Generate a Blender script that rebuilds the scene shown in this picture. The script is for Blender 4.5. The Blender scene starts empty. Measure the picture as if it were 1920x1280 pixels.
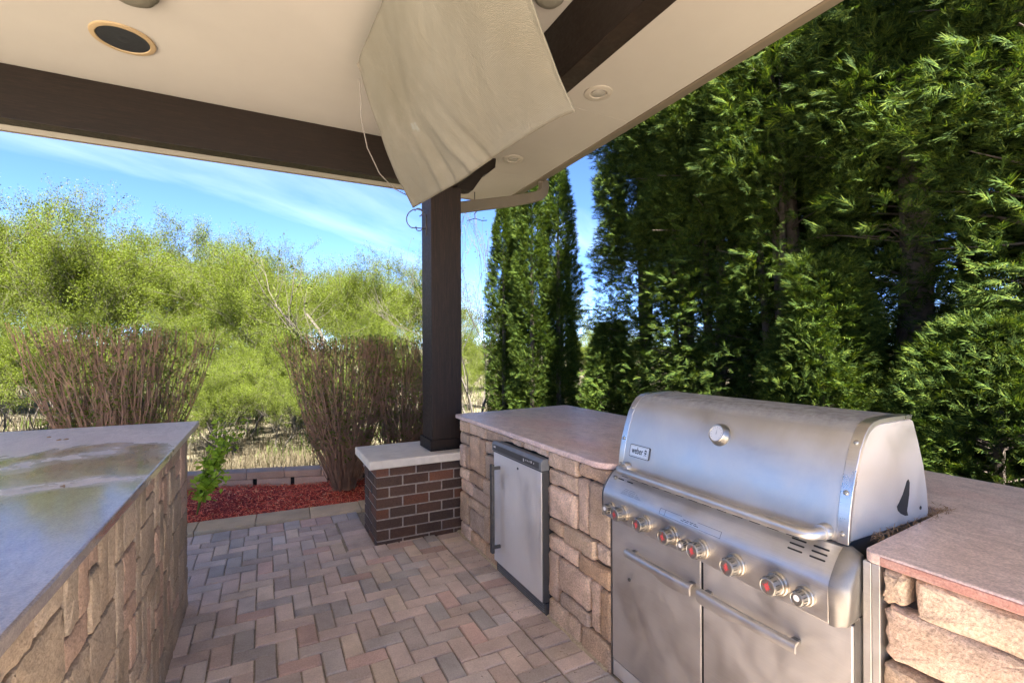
import bpy, bmesh, math, random
import numpy as np
from mathutils import Vector, Matrix, Euler

scene = bpy.context.scene
COL = scene.collection
R = math.radians

# ------------------------------------------------------------------ camera
CAM_H = 1.54
TH = R(27.15)
cd = bpy.data.cameras.new('camera')
cd.sensor_width = 36.0
cd.lens = 904.4 / 1920 * 36
cd.shift_y = 13.2 / 1920
cd.clip_start = 0.05
cd.clip_end = 3000
cam = bpy.data.objects.new('camera', cd)
COL.objects.link(cam)
cam.matrix_world = (Matrix.Translation((0, 0, CAM_H)) @ Matrix.Rotation(-TH, 4, 'Z')
                    @ Matrix.Rotation(R(90), 4, 'X') @ Matrix.Rotation(-0.0048, 4, 'Z'))
scene.camera = cam

# ------------------------------------------------------------------ sun and sky
SUN_EL = R(57)
SUN_AZ = R(190)          # 0 = +Y, 90 = +X: high behind the camera, along the hedge
SUN_DIR = Vector((math.sin(SUN_AZ) * math.cos(SUN_EL), math.cos(SUN_AZ) * math.cos(SUN_EL), math.sin(SUN_EL)))
sl = bpy.data.lights.new('sun', 'SUN')
sl.energy = 5.0
sl.angle = R(0.53)
sl.color = (1.0, 0.93, 0.82)
sun = bpy.data.objects.new('sun', sl)
COL.objects.link(sun)
sun.rotation_euler = SUN_DIR.to_track_quat('Z', 'Y').to_euler()
sun.location = (-20, -20, 30)

world = bpy.data.worlds.new('World')
scene.world = world
world.use_nodes = True
wn = world.node_tree
for n in list(wn.nodes):
    wn.nodes.remove(n)
w_out = wn.nodes.new('ShaderNodeOutputWorld')
w_bg = wn.nodes.new('ShaderNodeBackground')
w_sky = wn.nodes.new('ShaderNodeTexSky')
w_sky.sky_type = 'NISHITA'
w_sky.sun_disc = False
w_sky.sun_elevation = SUN_EL
w_sky.sun_rotation = SUN_AZ
w_sky.altitude = 1800
w_sky.air_density = 0.4
w_sky.dust_density = 0.0
w_sky.ozone_density = 2.5
w_bg.inputs['Strength'].default_value = 0.060
# thin streaky cloud, laid out on a plane high above the whole place
CLOUD_OFF = (7.9, 2.2, 0)
w_tc = wn.nodes.new('ShaderNodeTexCoord')
w_sep = wn.nodes.new('ShaderNodeSeparateXYZ')
wn.links.new(w_tc.outputs['Generated'], w_sep.inputs[0])
def wmath(op, a, b=None):
    m = wn.nodes.new('ShaderNodeMath'); m.operation = op
    for i, v in enumerate((a, b)):
        if v is None: continue
        if isinstance(v, (int, float)): m.inputs[i].default_value = v
        else: wn.links.new(v, m.inputs[i])
    return m.outputs[0]
zz = wmath('ADD', wmath('MAXIMUM', w_sep.outputs['Z'], 0.0), 0.12)
px_, py_ = wmath('DIVIDE', w_sep.outputs['X'], zz), wmath('DIVIDE', w_sep.outputs['Y'], zz)
w_cmb = wn.nodes.new('ShaderNodeCombineXYZ')
wn.links.new(px_, w_cmb.inputs[0]); wn.links.new(py_, w_cmb.inputs[1])
w_rot = wn.nodes.new('ShaderNodeMapping')
w_rot.inputs['Rotation'].default_value = (0, 0, R(-39))
wn.links.new(w_cmb.outputs[0], w_rot.inputs[0])
w_map = wn.nodes.new('ShaderNodeMapping')
w_map.inputs['Location'].default_value = CLOUD_OFF
w_map.inputs['Scale'].default_value = (0.30, 1.3, 1)
wn.links.new(w_rot.outputs[0], w_map.inputs[0])
w_noise = wn.nodes.new('ShaderNodeTexNoise')
w_noise.inputs['Scale'].default_value = 1.15
w_noise.inputs['Detail'].default_value = 7
w_noise.inputs['Roughness'].default_value = 0.52
w_noise.inputs['Distortion'].default_value = 0.5
wn.links.new(w_map.outputs[0], w_noise.inputs['Vector'])
w_rmp = wn.nodes.new('ShaderNodeValToRGB')
w_rmp.color_ramp.elements[0].position = 0.52
w_rmp.color_ramp.elements[1].position = 0.86
w_rmp.color_ramp.elements[1].color = (0.33, 0.33, 0.33, 1)
wn.links.new(w_noise.outputs['Fac'], w_rmp.inputs[0])
w_mix = wn.nodes.new('ShaderNodeMix'); w_mix.data_type = 'RGBA'
wn.links.new(w_rmp.outputs[0], w_mix.inputs[0])
w_hsv = wn.nodes.new('ShaderNodeHueSaturation')
w_hsv.inputs['Saturation'].default_value = 1.12
w_hsv.inputs['Value'].default_value = 1.0
wn.links.new(w_sky.outputs[0], w_hsv.inputs['Color'])
w_tint = wn.nodes.new('ShaderNodeMix'); w_tint.data_type = 'RGBA'; w_tint.blend_type = 'MULTIPLY'
w_tint.inputs[0].default_value = 1.0; w_tint.inputs[7].default_value = (1.0, 0.93, 0.98, 1)
wn.links.new(w_hsv.outputs[0], w_tint.inputs[6])
wn.links.new(w_tint.outputs[2], w_mix.inputs[6])
w_mix.inputs[7].default_value = (4.0, 4.4, 4.7, 1)
wn.links.new(w_mix.outputs[2], w_bg.inputs[0])
wn.links.new(w_bg.outputs[0], w_out.inputs[0])

vs = scene.view_settings
vs.view_transform = 'Standard'
vs.look = 'None'
vs.gamma = 1
vs.use_curve_mapping = False
vs.exposure = 3.65
scene.cycles.max_bounces = 8
scene.cycles.diffuse_bounces = 5
scene.cycles.transparent_max_bounces = 8
scene.cycles.use_denoising = True

# ------------------------------------------------------------------ helpers
def tag(o, label=None, cat=None, group=None, kind=None):
    if label: o['label'] = label
    if cat: o['category'] = cat
    if group: o['group'] = group
    if kind: o['kind'] = kind
    return o

def empty(name, loc=(0, 0, 0), label=None, cat=None, group=None, kind=None):
    o = bpy.data.objects.new(name, None)
    COL.objects.link(o)
    o.location = loc
    o.empty_display_size = 0.1
    bpy.context.view_layer.update()
    return tag(o, label, cat, group, kind)

def put(name, me, mat=None, parent=None, smooth=False):
    """link a mesh whose vertices are in world coordinates; under a parent it stays where it is"""
    if mat is not None and not me.materials:
        me.materials.append(mat)
    if smooth:
        me.polygons.foreach_set('use_smooth', [True] * len(me.polygons))
    o = bpy.data.objects.new(name, me)
    COL.objects.link(o)
    if parent is not None:
        o.parent = parent
        o.matrix_parent_inverse = world_of(parent).inverted()
    return o

def world_of(o):
    m = o.matrix_basis.copy()
    if o.parent is not None:
        m = world_of(o.parent) @ o.matrix_parent_inverse @ m
    return m

def mesh_np(name, V, F, mat=None, smooth=False):
    """many equal-sided faces, fast"""
    V = np.asarray(V, dtype=np.float32); F = np.asarray(F, dtype=np.int32)
    me = bpy.data.meshes.new(name)
    me.vertices.add(len(V)); me.vertices.foreach_set('co', V.ravel())
    k = F.shape[1]
    me.loops.add(F.size); me.loops.foreach_set('vertex_index', F.ravel())
    me.polygons.add(len(F))
    me.polygons.foreach_set('loop_start', np.arange(0, F.size, k, dtype=np.int32))
    me.polygons.foreach_set('loop_total', np.full(len(F), k, dtype=np.int32))
    if smooth:
        me.polygons.foreach_set('use_smooth', np.ones(len(F), dtype=bool))
    me.update(calc_edges=True)
    if mat: me.materials.append(mat)
    return me

class MB:
    def __init__(s): s.v = []; s.f = []
    def add(s, v, f):
        b = len(s.v); s.v += [tuple(p) for p in v]; s.f += [tuple(i + b for i in q) for q in f]; return s
    def box(s, lo, hi):
        x0, y0, z0 = lo; x1, y1, z1 = hi
        return s.add([(x0,y0,z0),(x1,y0,z0),(x1,y1,z0),(x0,y1,z0),(x0,y0,z1),(x1,y0,z1),(x1,y1,z1),(x0,y1,z1)],
                     [(0,3,2,1),(4,5,6,7),(0,1,5,4),(1,2,6,5),(2,3,7,6),(3,0,4,7)])
    def prism(s, poly, axis, a, b):
        """poly: list of 2D points; axis 0/1/2 is the direction of extrusion from a to b"""
        n = len(poly)
        def p3(p, t):
            if axis == 0: return (t, p[0], p[1])
            if axis == 1: return (p[0], t, p[1])
            return (p[0], p[1], t)
        v = [p3(p, a) for p in poly] + [p3(p, b) for p in poly]
        f = [tuple(range(n)), tuple(range(2 * n - 1, n - 1, -1))]
        f += [(i, n + i, n + (i + 1) % n, (i + 1) % n) for i in range(n)]
        return s.add(v, f)
    def tube(s, pts, rad, n=8, caps=True):
        pts = [Vector(p) for p in pts]
        rad = [rad] * len(pts) if not hasattr(rad, '__len__') else rad
        t0 = (pts[1] - pts[0]).normalized()
        up = Vector((0, 0, 1)) if abs(t0.z) < 0.9 else Vector((1, 0, 0))
        u = t0.cross(up).normalized()
        v = []; f = []
        for i, p in enumerate(pts):
            t = (pts[min(i + 1, len(pts) - 1)] - pts[max(i - 1, 0)]).normalized()
            u = (u - t * u.dot(t)).normalized(); w = t.cross(u)
            for k in range(n):
                a = 2 * math.pi * k / n
                v.append(p + (u * math.cos(a) + w * math.sin(a)) * rad[i])
        for i in range(len(pts) - 1):
            for k in range(n):
                f.append((i*n+k, i*n+(k+1)%n, (i+1)*n+(k+1)%n, (i+1)*n+k))
        if caps:
            f.append(tuple(range(n - 1, -1, -1))); f.append(tuple(range((len(pts)-1)*n, len(pts)*n)))
        return s.add(v, f)
    def lathe(s, prof, org, axis, n=24):
        """prof: (distance along axis, radius) pairs"""
        axis = Vector(axis).normalized(); org = Vector(org)
        up = Vector((0, 0, 1)) if abs(axis.z) < 0.9 else Vector((1, 0, 0))
        u = axis.cross(up).normalized(); w = axis.cross(u)
        v = []; f = []
        for d, r in prof:
            for k in range(n):
                a = 2 * math.pi * k / n
                v.append(org + axis * d + (u * math.cos(a) + w * math.sin(a)) * r)
        for i in range(len(prof) - 1):
            for k in range(n):
                f.append((i*n+k, i*n+(k+1)%n, (i+1)*n+(k+1)%n, (i+1)*n+k))
        f.append(tuple(range(n - 1, -1, -1))); f.append(tuple(range((len(prof)-1)*n, len(prof)*n)))
        return s.add(v, f)
    def mesh(s, name):
        me = bpy.data.meshes.new(name); me.from_pydata(s.v, [], s.f); me.update()
        bm = bmesh.new(); bm.from_mesh(me); bmesh.ops.recalc_face_normals(bm, faces=bm.faces[:]); bm.to_mesh(me); bm.free()
        return me
    def build(s, name, mat=None, parent=None, smooth=False, bevel=0, seg=2, auto=None):
        me = s.mesh(name)
        o = put(name, me, mat, parent, smooth)
        if bevel:
            b = o.modifiers.new('bevel', 'BEVEL'); b.width = bevel; b.segments = seg; b.limit_method = 'ANGLE'; b.angle_limit = R(35)
            b.harden_normals = False
        if auto:
            me.polygons.foreach_set('use_smooth', [True] * len(me.polygons))
            me.set_sharp_from_angle(angle=R(auto))
        return o

# ------------------------------------------------------------------ materials
class N:
    """small node-tree helper"""
    def __init__(s, name):
        s.m = bpy.data.materials.new(name); s.m.use_nodes = True
        s.t = s.m.node_tree; s.b = s.t.nodes['Principled BSDF']; s.out = s.t.nodes['Material Output']
        s._pos = None
    def node(s, kind, **kw):
        n = s.t.nodes.new(kind)
        for k, v in kw.items(): setattr(n, k, v)
        return n
    def link(s, a, b): s.t.links.new(a, b)
    def pos(s):
        if s._pos is None: s._pos = s.node('ShaderNodeNewGeometry').outputs['Position']
        return s._pos
    def obj(s): return s.node('ShaderNodeTexCoord').outputs['Object']
    def mapping(s, vec, scale=(1, 1, 1), rot=(0, 0, 0), loc=(0, 0, 0)):
        n = s.node('ShaderNodeMapping'); s.link(vec, n.inputs[0])
        n.inputs['Scale'].default_value = scale; n.inputs['Rotation'].default_value = rot; n.inputs['Location'].default_value = loc
        return n.outputs[0]
    def noise(s, scale, detail=4, rough=0.55, vec=None, dist=0):
        n = s.node('ShaderNodeTexNoise'); s.link(vec if vec is not None else s.pos(), n.inputs['Vector'])
        n.inputs['Scale'].default_value = scale; n.inputs['Detail'].default_value = detail
        n.inputs['Roughness'].default_value = rough; n.inputs['Distortion'].default_value = dist
        return n.outputs['Fac']
    def voro(s, scale, vec=None, feature='F1'):
        n = s.node('ShaderNodeTexVoronoi', feature=feature); s.link(vec if vec is not None else s.pos(), n.inputs['Vector'])
        n.inputs['Scale'].default_value = scale
        return n.outputs['Distance']
    def ramp(s, fac, stops, const=False):
        n = s.node('ShaderNodeValToRGB'); cr = n.color_ramp
        if const: cr.interpolation = 'CONSTANT'
        while len(cr.elements) > 1: cr.elements.remove(cr.elements[-1])
        for i, (p, c) in enumerate(stops):
            e = cr.elements[0] if i == 0 else cr.elements.new(p)
            e.position = p
            e.color = (c, c, c, 1) if isinstance(c, (int, float)) else (*c, 1)
        s.link(fac, n.inputs[0]); return n.outputs[0]
    def mix(s, fac, a, b, mode='MIX'):
        n = s.node('ShaderNodeMix', data_type='RGBA', blend_type=mode)
        for i, v in ((0, fac), (6, a), (7, b)):
            if isinstance(v, (int, float)): n.inputs[i].default_value = v if i == 0 else (v, v, v, 1)
            elif isinstance(v, tuple): n.inputs[i].default_value = (*v, 1)
            else: s.link(v, n.inputs[i])
        return n.outputs[2]
    def math(s, op, a, b=0.0):
        n = s.node('ShaderNodeMath', operation=op)
        for i, v in enumerate((a, b)):
            if isinstance(v, (int, float)): n.inputs[i].default_value = v
            else: s.link(v, n.inputs[i])
        return n.outputs[0]
    def rand(s): return s.node('ShaderNodeObjectInfo').outputs['Random']
    def island(s): return s.node('ShaderNodeNewGeometry').outputs['Random Per Island']
    def bump(s, h, strength=0.3, dist=0.01, prev=None):
        n = s.node('ShaderNodeBump'); n.inputs['Strength'].default_value = strength; n.inputs['Distance'].default_value = dist
        s.link(h, n.inputs['Height'])
        if prev is not None: s.link(prev, n.inputs['Normal'])
        return n.outputs[0]
    def set(s, col=None, rough=None, metal=None, normal=None, spec=None):
        for k, v in (('Base Color', col), ('Roughness', rough), ('Metallic', metal), ('Normal', normal), ('Specular IOR Level', spec)):
            if v is None: continue
            if isinstance(v, (int, float)): s.b.inputs[k].default_value = v
            elif isinstance(v, tuple): s.b.inputs[k].default_value = (*v, 1)
            else: s.link(v, s.b.inputs[k])
        return s.m

def masonry(name, palette, src='rand', grain=90, contrast=0.35, rough=0.88, bump=0.5, dirt=0.35, hue_blotch=None):
    n = N(name)
    r = n.rand() if src == 'rand' else n.island()
    k = len(palette)
    base = n.ramp(r, [(i / k, c) for i, c in enumerate(palette)], const=True)
    jit = n.ramp(n.math('FRACT', n.math('MULTIPLY', r, 37.31)), [(0, 0.80), (1, 1.18)])
    base = n.mix(1.0, base, jit, 'MULTIPLY')
    if hue_blotch:
        base = n.mix(n.ramp(n.noise(9, 3), [(0.42, 0.0), (0.72, 0.6)]), base, hue_blotch)
    g = n.noise(grain, 5, 0.7)
    base = n.mix(1.0, base, n.ramp(g, [(0.25, 1 - contrast), (0.75, 1 + contrast * 0.7)]), 'MULTIPLY')
    big = n.noise(5.0, 4, 0.6)
    base = n.mix(1.0, base, n.ramp(big, [(0.3, 1 - dirt), (0.62, 1.0)]), 'MULTIPLY')
    h = n.mix(0.5, g, n.noise(grain * 0.3, 4, 0.6))
    n.set(base, rough, normal=n.bump(h, bump, 0.010), spec=0.3)
    return n.m

PAVE = [(0.6104, 0.4949, 0.4307), (0.6385, 0.5236, 0.4486), (0.5542, 0.4862, 0.4385), (0.6287, 0.5060, 0.4385), (0.5024, 0.4674, 0.4385), (0.6666, 0.5545, 0.4486), (0.5996, 0.4949, 0.4341), (0.5823, 0.4906, 0.4341), (0.5996, 0.4343, 0.3733), (0.5305, 0.4817, 0.4486), (0.6385, 0.5193, 0.4486), (0.5909, 0.5004, 0.4385)]
M = {}
M['paver'] = masonry('paver_concrete', PAVE, 'rand', 130, 0.25, 0.86, 0.35, 0.25)
M['paver_far'] = masonry('paver_concrete_island', PAVE, 'island', 130, 0.25, 0.86, 0.35, 0.25)
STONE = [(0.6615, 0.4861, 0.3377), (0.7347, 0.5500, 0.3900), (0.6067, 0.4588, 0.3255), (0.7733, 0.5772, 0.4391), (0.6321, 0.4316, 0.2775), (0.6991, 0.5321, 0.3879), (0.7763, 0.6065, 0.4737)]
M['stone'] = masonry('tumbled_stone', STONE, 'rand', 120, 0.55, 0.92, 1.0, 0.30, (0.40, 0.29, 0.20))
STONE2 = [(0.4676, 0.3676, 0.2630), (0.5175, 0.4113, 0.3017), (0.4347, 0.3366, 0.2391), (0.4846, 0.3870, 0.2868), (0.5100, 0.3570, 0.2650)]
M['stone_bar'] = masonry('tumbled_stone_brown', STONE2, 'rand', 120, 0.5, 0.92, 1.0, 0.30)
BRICK = [(0.1071, 0.0646, 0.0459), (0.1241, 0.0706, 0.0476), (0.0960, 0.0620, 0.0450), (0.1156, 0.0697, 0.0476), (0.1037, 0.0663, 0.0493), (0.1275, 0.0697, 0.0459), (0.2031, 0.0892, 0.0519)]
M['brick'] = masonry('dark_brick', BRICK, 'rand', 150, 0.45, 0.85, 0.8, 0.2)
M['block'] = masonry('landscape_block', [(0.6035, 0.3892, 0.2723), (0.5750, 0.3735, 0.2659), (0.6468, 0.4315, 0.3091)], 'rand', 140, 0.25, 0.9, 0.5, 0.2)
M['edging'] = masonry('edging_concrete', [(0.6935, 0.5339, 0.3410), (0.6669, 0.5140, 0.3334), (0.7334, 0.5738, 0.3810)], 'rand', 120, 0.18, 0.9, 0.3, 0.2)

def simple(name, col, rough=0.6, metal=0.0, var=0.15, scale=8, bump=0.0, bscale=60, spec=None):
    n = N(name)
    c = n.mix(1.0, col, n.ramp(n.noise(scale, 5, 0.6), [(0.3, 1 - var), (0.7, 1 + var)]), 'MULTIPLY') if var else col
    nm = n.bump(n.noise(bscale, 5, 0.6), bump, 0.004) if bump else None
    return n.set(c, rough, metal, nm, spec)

M['mortar'] = simple('mortar', (0.3400, 0.2890, 0.2338), 0.95, var=0.25, scale=40, bump=0.5, bscale=200)
M['crumbs'] = simple('crumbled_joint', (0.23, 0.18, 0.13), 1.0, var=0.5, scale=90, bump=1.0, bscale=140)
M['core'] = simple('gap_shadow_mortar', (0.10, 0.075, 0.055), 1.0, var=0.3, scale=60)
M['joint_sand'] = simple('joint_sand', (0.30, 0.255, 0.19), 1.0, var=0.3, scale=60, bump=0.4, bscale=300)
M['cap'] = simple('limestone_cap', (0.6480, 0.5940, 0.4968), 0.85, var=0.10, scale=14, bump=0.25, bscale=160)
M['black'] = simple('black_void', (0.012, 0.012, 0.012), 0.7, var=0)
M['cone'] = simple('speaker_cone', (0.014, 0.016, 0.019), 0.5, var=0.4, scale=60)
M['lens'] = simple('frosted_lens', (0.2880, 0.2640, 0.2320), 0.35, var=0.05)
M['dark_plastic'] = simple('dark_plastic', (0.05, 0.05, 0.05), 0.45, var=0.15, bump=0.05)
M['strip'] = simple('control_strip_grey', (0.16, 0.165, 0.165), 0.4, var=0.12, scale=20)
M['white'] = simple('print_white', (0.75, 0.75, 0.73), 0.6, var=0)
M['ink'] = simple('print_black', (0.02, 0.02, 0.02), 0.6, var=0)
M['red'] = simple('print_red', (0.50, 0.07, 0.07), 0.55, var=0.2, scale=300)
M['fascia'] = simple('bronze_fascia', (0.1600, 0.1240, 0.0880), 0.55, var=0.08)
M['gutter'] = simple('bronze_gutter', (0.1242, 0.0999, 0.0729), 0.5, var=0.08)
M['trim_ring'] = simple('ring_tan', (0.3300, 0.2340, 0.1260), 0.6, var=0.08)
M['light_trim'] = simple('light_trim_cream', (0.3760, 0.3320, 0.2800), 0.5, var=0.03)
M['iron'] = simple('weathered_iron', (0.09, 0.085, 0.08), 0.6, 0.6, var=0.3, scale=30)
M['cord'] = simple('cord_grey', (0.1800, 0.1620, 0.1380), 0.8, var=0.1)
M['shingle'] = simple('roof_shingle', (0.09, 0.075, 0.065), 0.95, var=0.3, scale=20, bump=0.6)

def plaster():
    n = N('ceiling_plaster')
    c = n.mix(1.0, (0.375, 0.342, 0.30), n.ramp(n.noise(1.3, 4, 0.6), [(0.3, 0.95), (0.7, 1.03)]), 'MULTIPLY')
    c = n.mix(n.ramp(n.noise(26, 4, 0.7), [(0.68, 0.0), (0.78, 0.25)]), c, (0.45, 0.37, 0.29))
    return n.set(c, 0.93, normal=n.bump(n.noise(220, 4, 0.6), 0.18, 0.004), spec=0.2)
M['plaster'] = plaster()

def timber(name, sc, k=0.72):
    n = N(name)
    v = n.pos()
    stretch = n.mapping(v, (1.0, 1.0, 1.0))
    w1 = n.noise(6, 6, 0.65, n.mapping(v, sc), 1.2)
    w2 = n.noise(40, 4, 0.6)
    c = n.ramp(w1, [(0.25, (0.011, 0.0065, 0.0045)), (0.5, (0.023, 0.0132, 0.0088)), (0.75, (0.052, 0.029, 0.0185))])
    c = n.mix(n.ramp(w2, [(0.55, 0.0), (0.8, 0.35)]), c, (0.036, 0.028, 0.023))
    c = n.mix(1.0, c, (k, k, k), 'MULTIPLY')
    return n.set(c, n.ramp(w2, [(0.3, 0.46), (0.8, 0.66)]), normal=n.bump(n.mix(0.4, w1, w2), 0.25, 0.004), spec=0.22)
M['timber'] = timber('dark_stained_beam', (1.0, 1.0, 22), 0.48)
M['timber_post'] = timber('dark_stained_post', (16, 16, 0.7))

def granite(name, cols, rough_lo, rough_hi, wet=False):
    n = N(name)
    st = n.mapping(n.pos(), (1.0, 0.45, 1.0), (0, 0, R(24)))
    a = n.noise(16, 6, 0.68, st, 1.4)
    b = n.noise(150, 4, 0.75)
    c = n.ramp(a, [(0.28, cols[0]), (0.5, cols[1]), (0.72, cols[2])])
    c = n.mix(n.ramp(n.noise(3.2, 3, 0.5, st), [(0.5, 0.0), (0.72, 0.55)]), c, cols[3])
    c = n.mix(1.0, c, n.ramp(b, [(0.3, 0.62), (0.62, 1.14)]), 'MULTIPLY')
    c = n.mix(n.ramp(n.voro(120), [(0.08, 0.55), (0.16, 0.0)]), c, cols[4])
    if wet:
        sp = n.node('ShaderNodeSeparateXYZ'); n.link(n.pos(), sp.inputs[0])
        pool = n.math('ADD', n.noise(1.6, 5, 0.6, None, 0.6), n.math('MULTIPLY', n.math('SUBTRACT', sp.outputs['Y'], 2.45), 0.20))
        dry = n.ramp(pool, [(0.46, 0.0), (0.62, 1.0)])
        c = n.mix(dry, n.mix(1.0, c, (0.68, 0.69, 0.71), 'MULTIPLY'), n.mix(1.0, c, (1.30, 1.33, 1.37), 'MULTIPLY'))
        rg = n.ramp(pool, [(0.40, rough_lo), (0.50, rough_lo + 0.06), (0.64, rough_hi)])
        h = n.mix(0.2, n.noise(3.5, 2, 0.4), n.noise(60, 3, 0.5))
        return n.set(c, rg, normal=n.bump(h, 0.05, 0.003), spec=0.6)
    rg = n.ramp(n.noise(6, 4, 0.6), [(0.3, rough_lo), (0.7, rough_hi)])
    return n.set(c, rg, normal=n.bump(b, 0.05, 0.002), spec=0.5)
M['granite'] = granite('pink_granite', [(0.4836, 0.3605, 0.3072), (0.6958, 0.5279, 0.4495), (0.8458, 0.6707, 0.5735), (0.7072, 0.4235, 0.3501), (0.2093, 0.1536, 0.1336)], 0.28, 0.5)
M['granite_edge'] = granite('pink_granite_edge', [(0.24, 0.13, 0.105), (0.40, 0.20, 0.155), (0.45, 0.31, 0.26), (0.47, 0.17, 0.12), (0.10, 0.07, 0.06)], 0.45, 0.65)
M['granite_wet'] = granite('wet_granite', [(0.2890, 0.2380, 0.1990), (0.3910, 0.3320, 0.2860), (0.4760, 0.4080, 0.3550), (0.4080, 0.3230, 0.2770), (0.1190, 0.0930, 0.0870)], 0.09, 0.42, True)

def steel(name, base=0.55, rough=0.32, dust=0.25, brush='y', tint=(1, 0.965, 0.915), dustcol=(0.42, 0.395, 0.36)):
    n = N(name)
    sc = {'y': (60, 1.0, 60), 'z': (60, 60, 1.0)}[brush]
    br = n.noise(9, 3, 0.6, n.mapping(n.pos(), sc))
    smudge = n.noise(4.5, 6, 0.68, None, 0.6)
    speck = n.noise(140, 3, 0.7)
    c0 = tuple(base * t for t in tint)
    c = n.mix(1.0, c0, n.ramp(br, [(0.3, 0.93), (0.7, 1.05)]), 'MULTIPLY')
    c = n.mix(1.0, c, n.ramp(smudge, [(0.3, 0.80), (0.65, 1.05)]), 'MULTIPLY')
    dm = n.math('MULTIPLY', n.ramp(smudge, [(0.35, 0.25), (0.75, 1.0)]), dust)
    dm = n.math('ADD', dm, n.ramp(speck, [(0.66, 0.0), (0.74, 0.25)]))
    c = n.mix(dm, c, dustcol)
    rg = n.ramp(smudge, [(0.3, rough - 0.06), (0.7, rough + 0.16)])
    mt = n.math('SUBTRACT', 1.0, dm)
    return n.set(c, rg, mt, n.bump(n.mix(0.35, br, speck), 0.012, 0.001))
M['steel'] = steel('brushed_steel', 0.60, 0.36, 0.24)
M['steel_door'] = steel('dusty_steel_door', 0.62, 0.42, 0.62)
M['steel_fridge'] = steel('satin_steel', 0.85, 0.45, 0.95, 'z', dustcol=(0.66, 0.64, 0.60))
M['steel_dark'] = steel('cast_grey_metal', 0.22, 0.42, 0.22)
M['chrome'] = steel('polished_metal', 0.60, 0.24, 0.15)
M['knob'] = steel('tarnished_knob_metal', 0.36, 0.33, 0.25, tint=(1, 0.96, 0.86))
M['brass'] = steel('tarnished_ring', 0.48, 0.3, 0.25, tint=(1, 0.90, 0.74))

def lid_top():
    n = N('weathered_lid_steel')
    nz = n.node('ShaderNodeSeparateXYZ'); n.link(n.pos(), nz.inputs[0])
    smudge = n.noise(5, 6, 0.7, None, 0.5)
    streak = n.noise(7, 5, 0.7, n.mapping(n.pos(), (3, 1, 14)))
    speck = n.noise(150, 3, 0.7)
    c = n.mix(1.0, (0.58, 0.56, 0.53), n.ramp(smudge, [(0.3, 0.82), (0.68, 1.06)]), 'MULTIPLY')
    grime_zone = n.ramp(n.math('ADD', nz.outputs['Z'], n.math('MULTIPLY', streak, 0.06)), [(0.0, 0.0), (1.0, 1.0)])
    zone = n.math('MULTIPLY', n.math('SUBTRACT', n.math('ADD', nz.outputs['Z'], n.math('MULTIPLY', streak, 0.05)), 1.305), 28.0)
    zn = n.node('ShaderNodeClamp'); n.link(zone, zn.inputs[0])
    g = n.math('MULTIPLY', zn.outputs[0], n.ramp(n.noise(22, 5, 0.72), [(0.36, 0.25), (0.62, 0.95)]))
    c = n.mix(g, c, (0.17, 0.155, 0.135))
    dm = n.math('ADD', n.math('MULTIPLY', smudge, 0.42), n.ramp(speck, [(0.64, 0.0), (0.73, 0.3)]))
    c = n.mix(dm, c, (0.38, 0.355, 0.32))
    mt = n.math('MULTIPLY', n.math('SUBTRACT', 1.0, dm), n.math('SUBTRACT', 1.0, g))
    rg = n.mix(g, n.ramp(smudge, [(0.3, 0.34), (0.7, 0.50)]), 0.85)
    return n.set(c, rg, mt, n.bump(n.mix(0.5, speck, smudge), 0.012, 0.001))
M['lid'] = lid_top()

BLUE = (0.69, 2.52, 2.70)
def cloth():
    n = N('woven_cover_cloth')
    v = n.pos()
    a = n.noise(2.2, 5, 0.6)
    wv = n.node('ShaderNodeTexWave', wave_type='BANDS', bands_direction='Y'); n.link(v, wv.inputs['Vector']); wv.inputs['Scale'].default_value = 75
    wv2 = n.node('ShaderNodeTexWave', wave_type='BANDS', bands_direction='Z'); n.link(v, wv2.inputs['Vector']); wv2.inputs['Scale'].default_value = 75
    wv.inputs['Distortion'].default_value = 1.0; wv2.inputs['Distortion'].default_value = 1.0
    weave = n.math('MULTIPLY', wv.outputs['Fac'], wv2.outputs['Fac'])
    c = n.ramp(a, [(0.3, (0.1488, 0.1336, 0.0992)), (0.7, (0.1800, 0.1664, 0.1328))])
    c = n.mix(1.0, c, n.ramp(weave, [(0.0, 0.88), (0.9, 1.08)]), 'MULTIPLY')
    sz = n.node('ShaderNodeSeparateXYZ'); n.link(v, sz.inputs[0])
    low = n.math('MULTIPLY', n.ramp(n.math('ADD', n.math('MULTIPLY', n.noise(4, 5, 0.65), 0.6), n.math('MULTIPLY', sz.outputs['Y'], 0.12)), [(0.62, 0.0), (0.80, 1.0)]), 0.5)
    c = n.mix(low, c, (0.24, 0.21, 0.17))
    bl = n.node('ShaderNodeVectorMath', operation='DISTANCE'); n.link(n.mapping(v, (1, 1, 1)), bl.inputs[0]); bl.inputs[1].default_value = BLUE
    bm_ = n.math('MULTIPLY', n.ramp(n.math('ADD', bl.outputs['Value'], n.math('MULTIPLY', n.noise(45, 4, 0.6), 0.05)), [(0.045, 1.0), (0.075, 0.0)]), 0.55)
    c = n.mix(bm_, c, (0.26, 0.32, 0.34))
    n.set(c, 0.95, normal=n.bump(n.noise(5, 4, 0.5, n.mapping(v, (1.0, 1.6, 1.0), (R(20), 0, 0)), 0.8), 0.22, 0.02, n.bump(n.mix(0.25, weave, n.noise(120, 4, 0.6)), 0.35, 0.003)), spec=0.15)
    return n.m
M['cloth'] = cloth()

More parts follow.
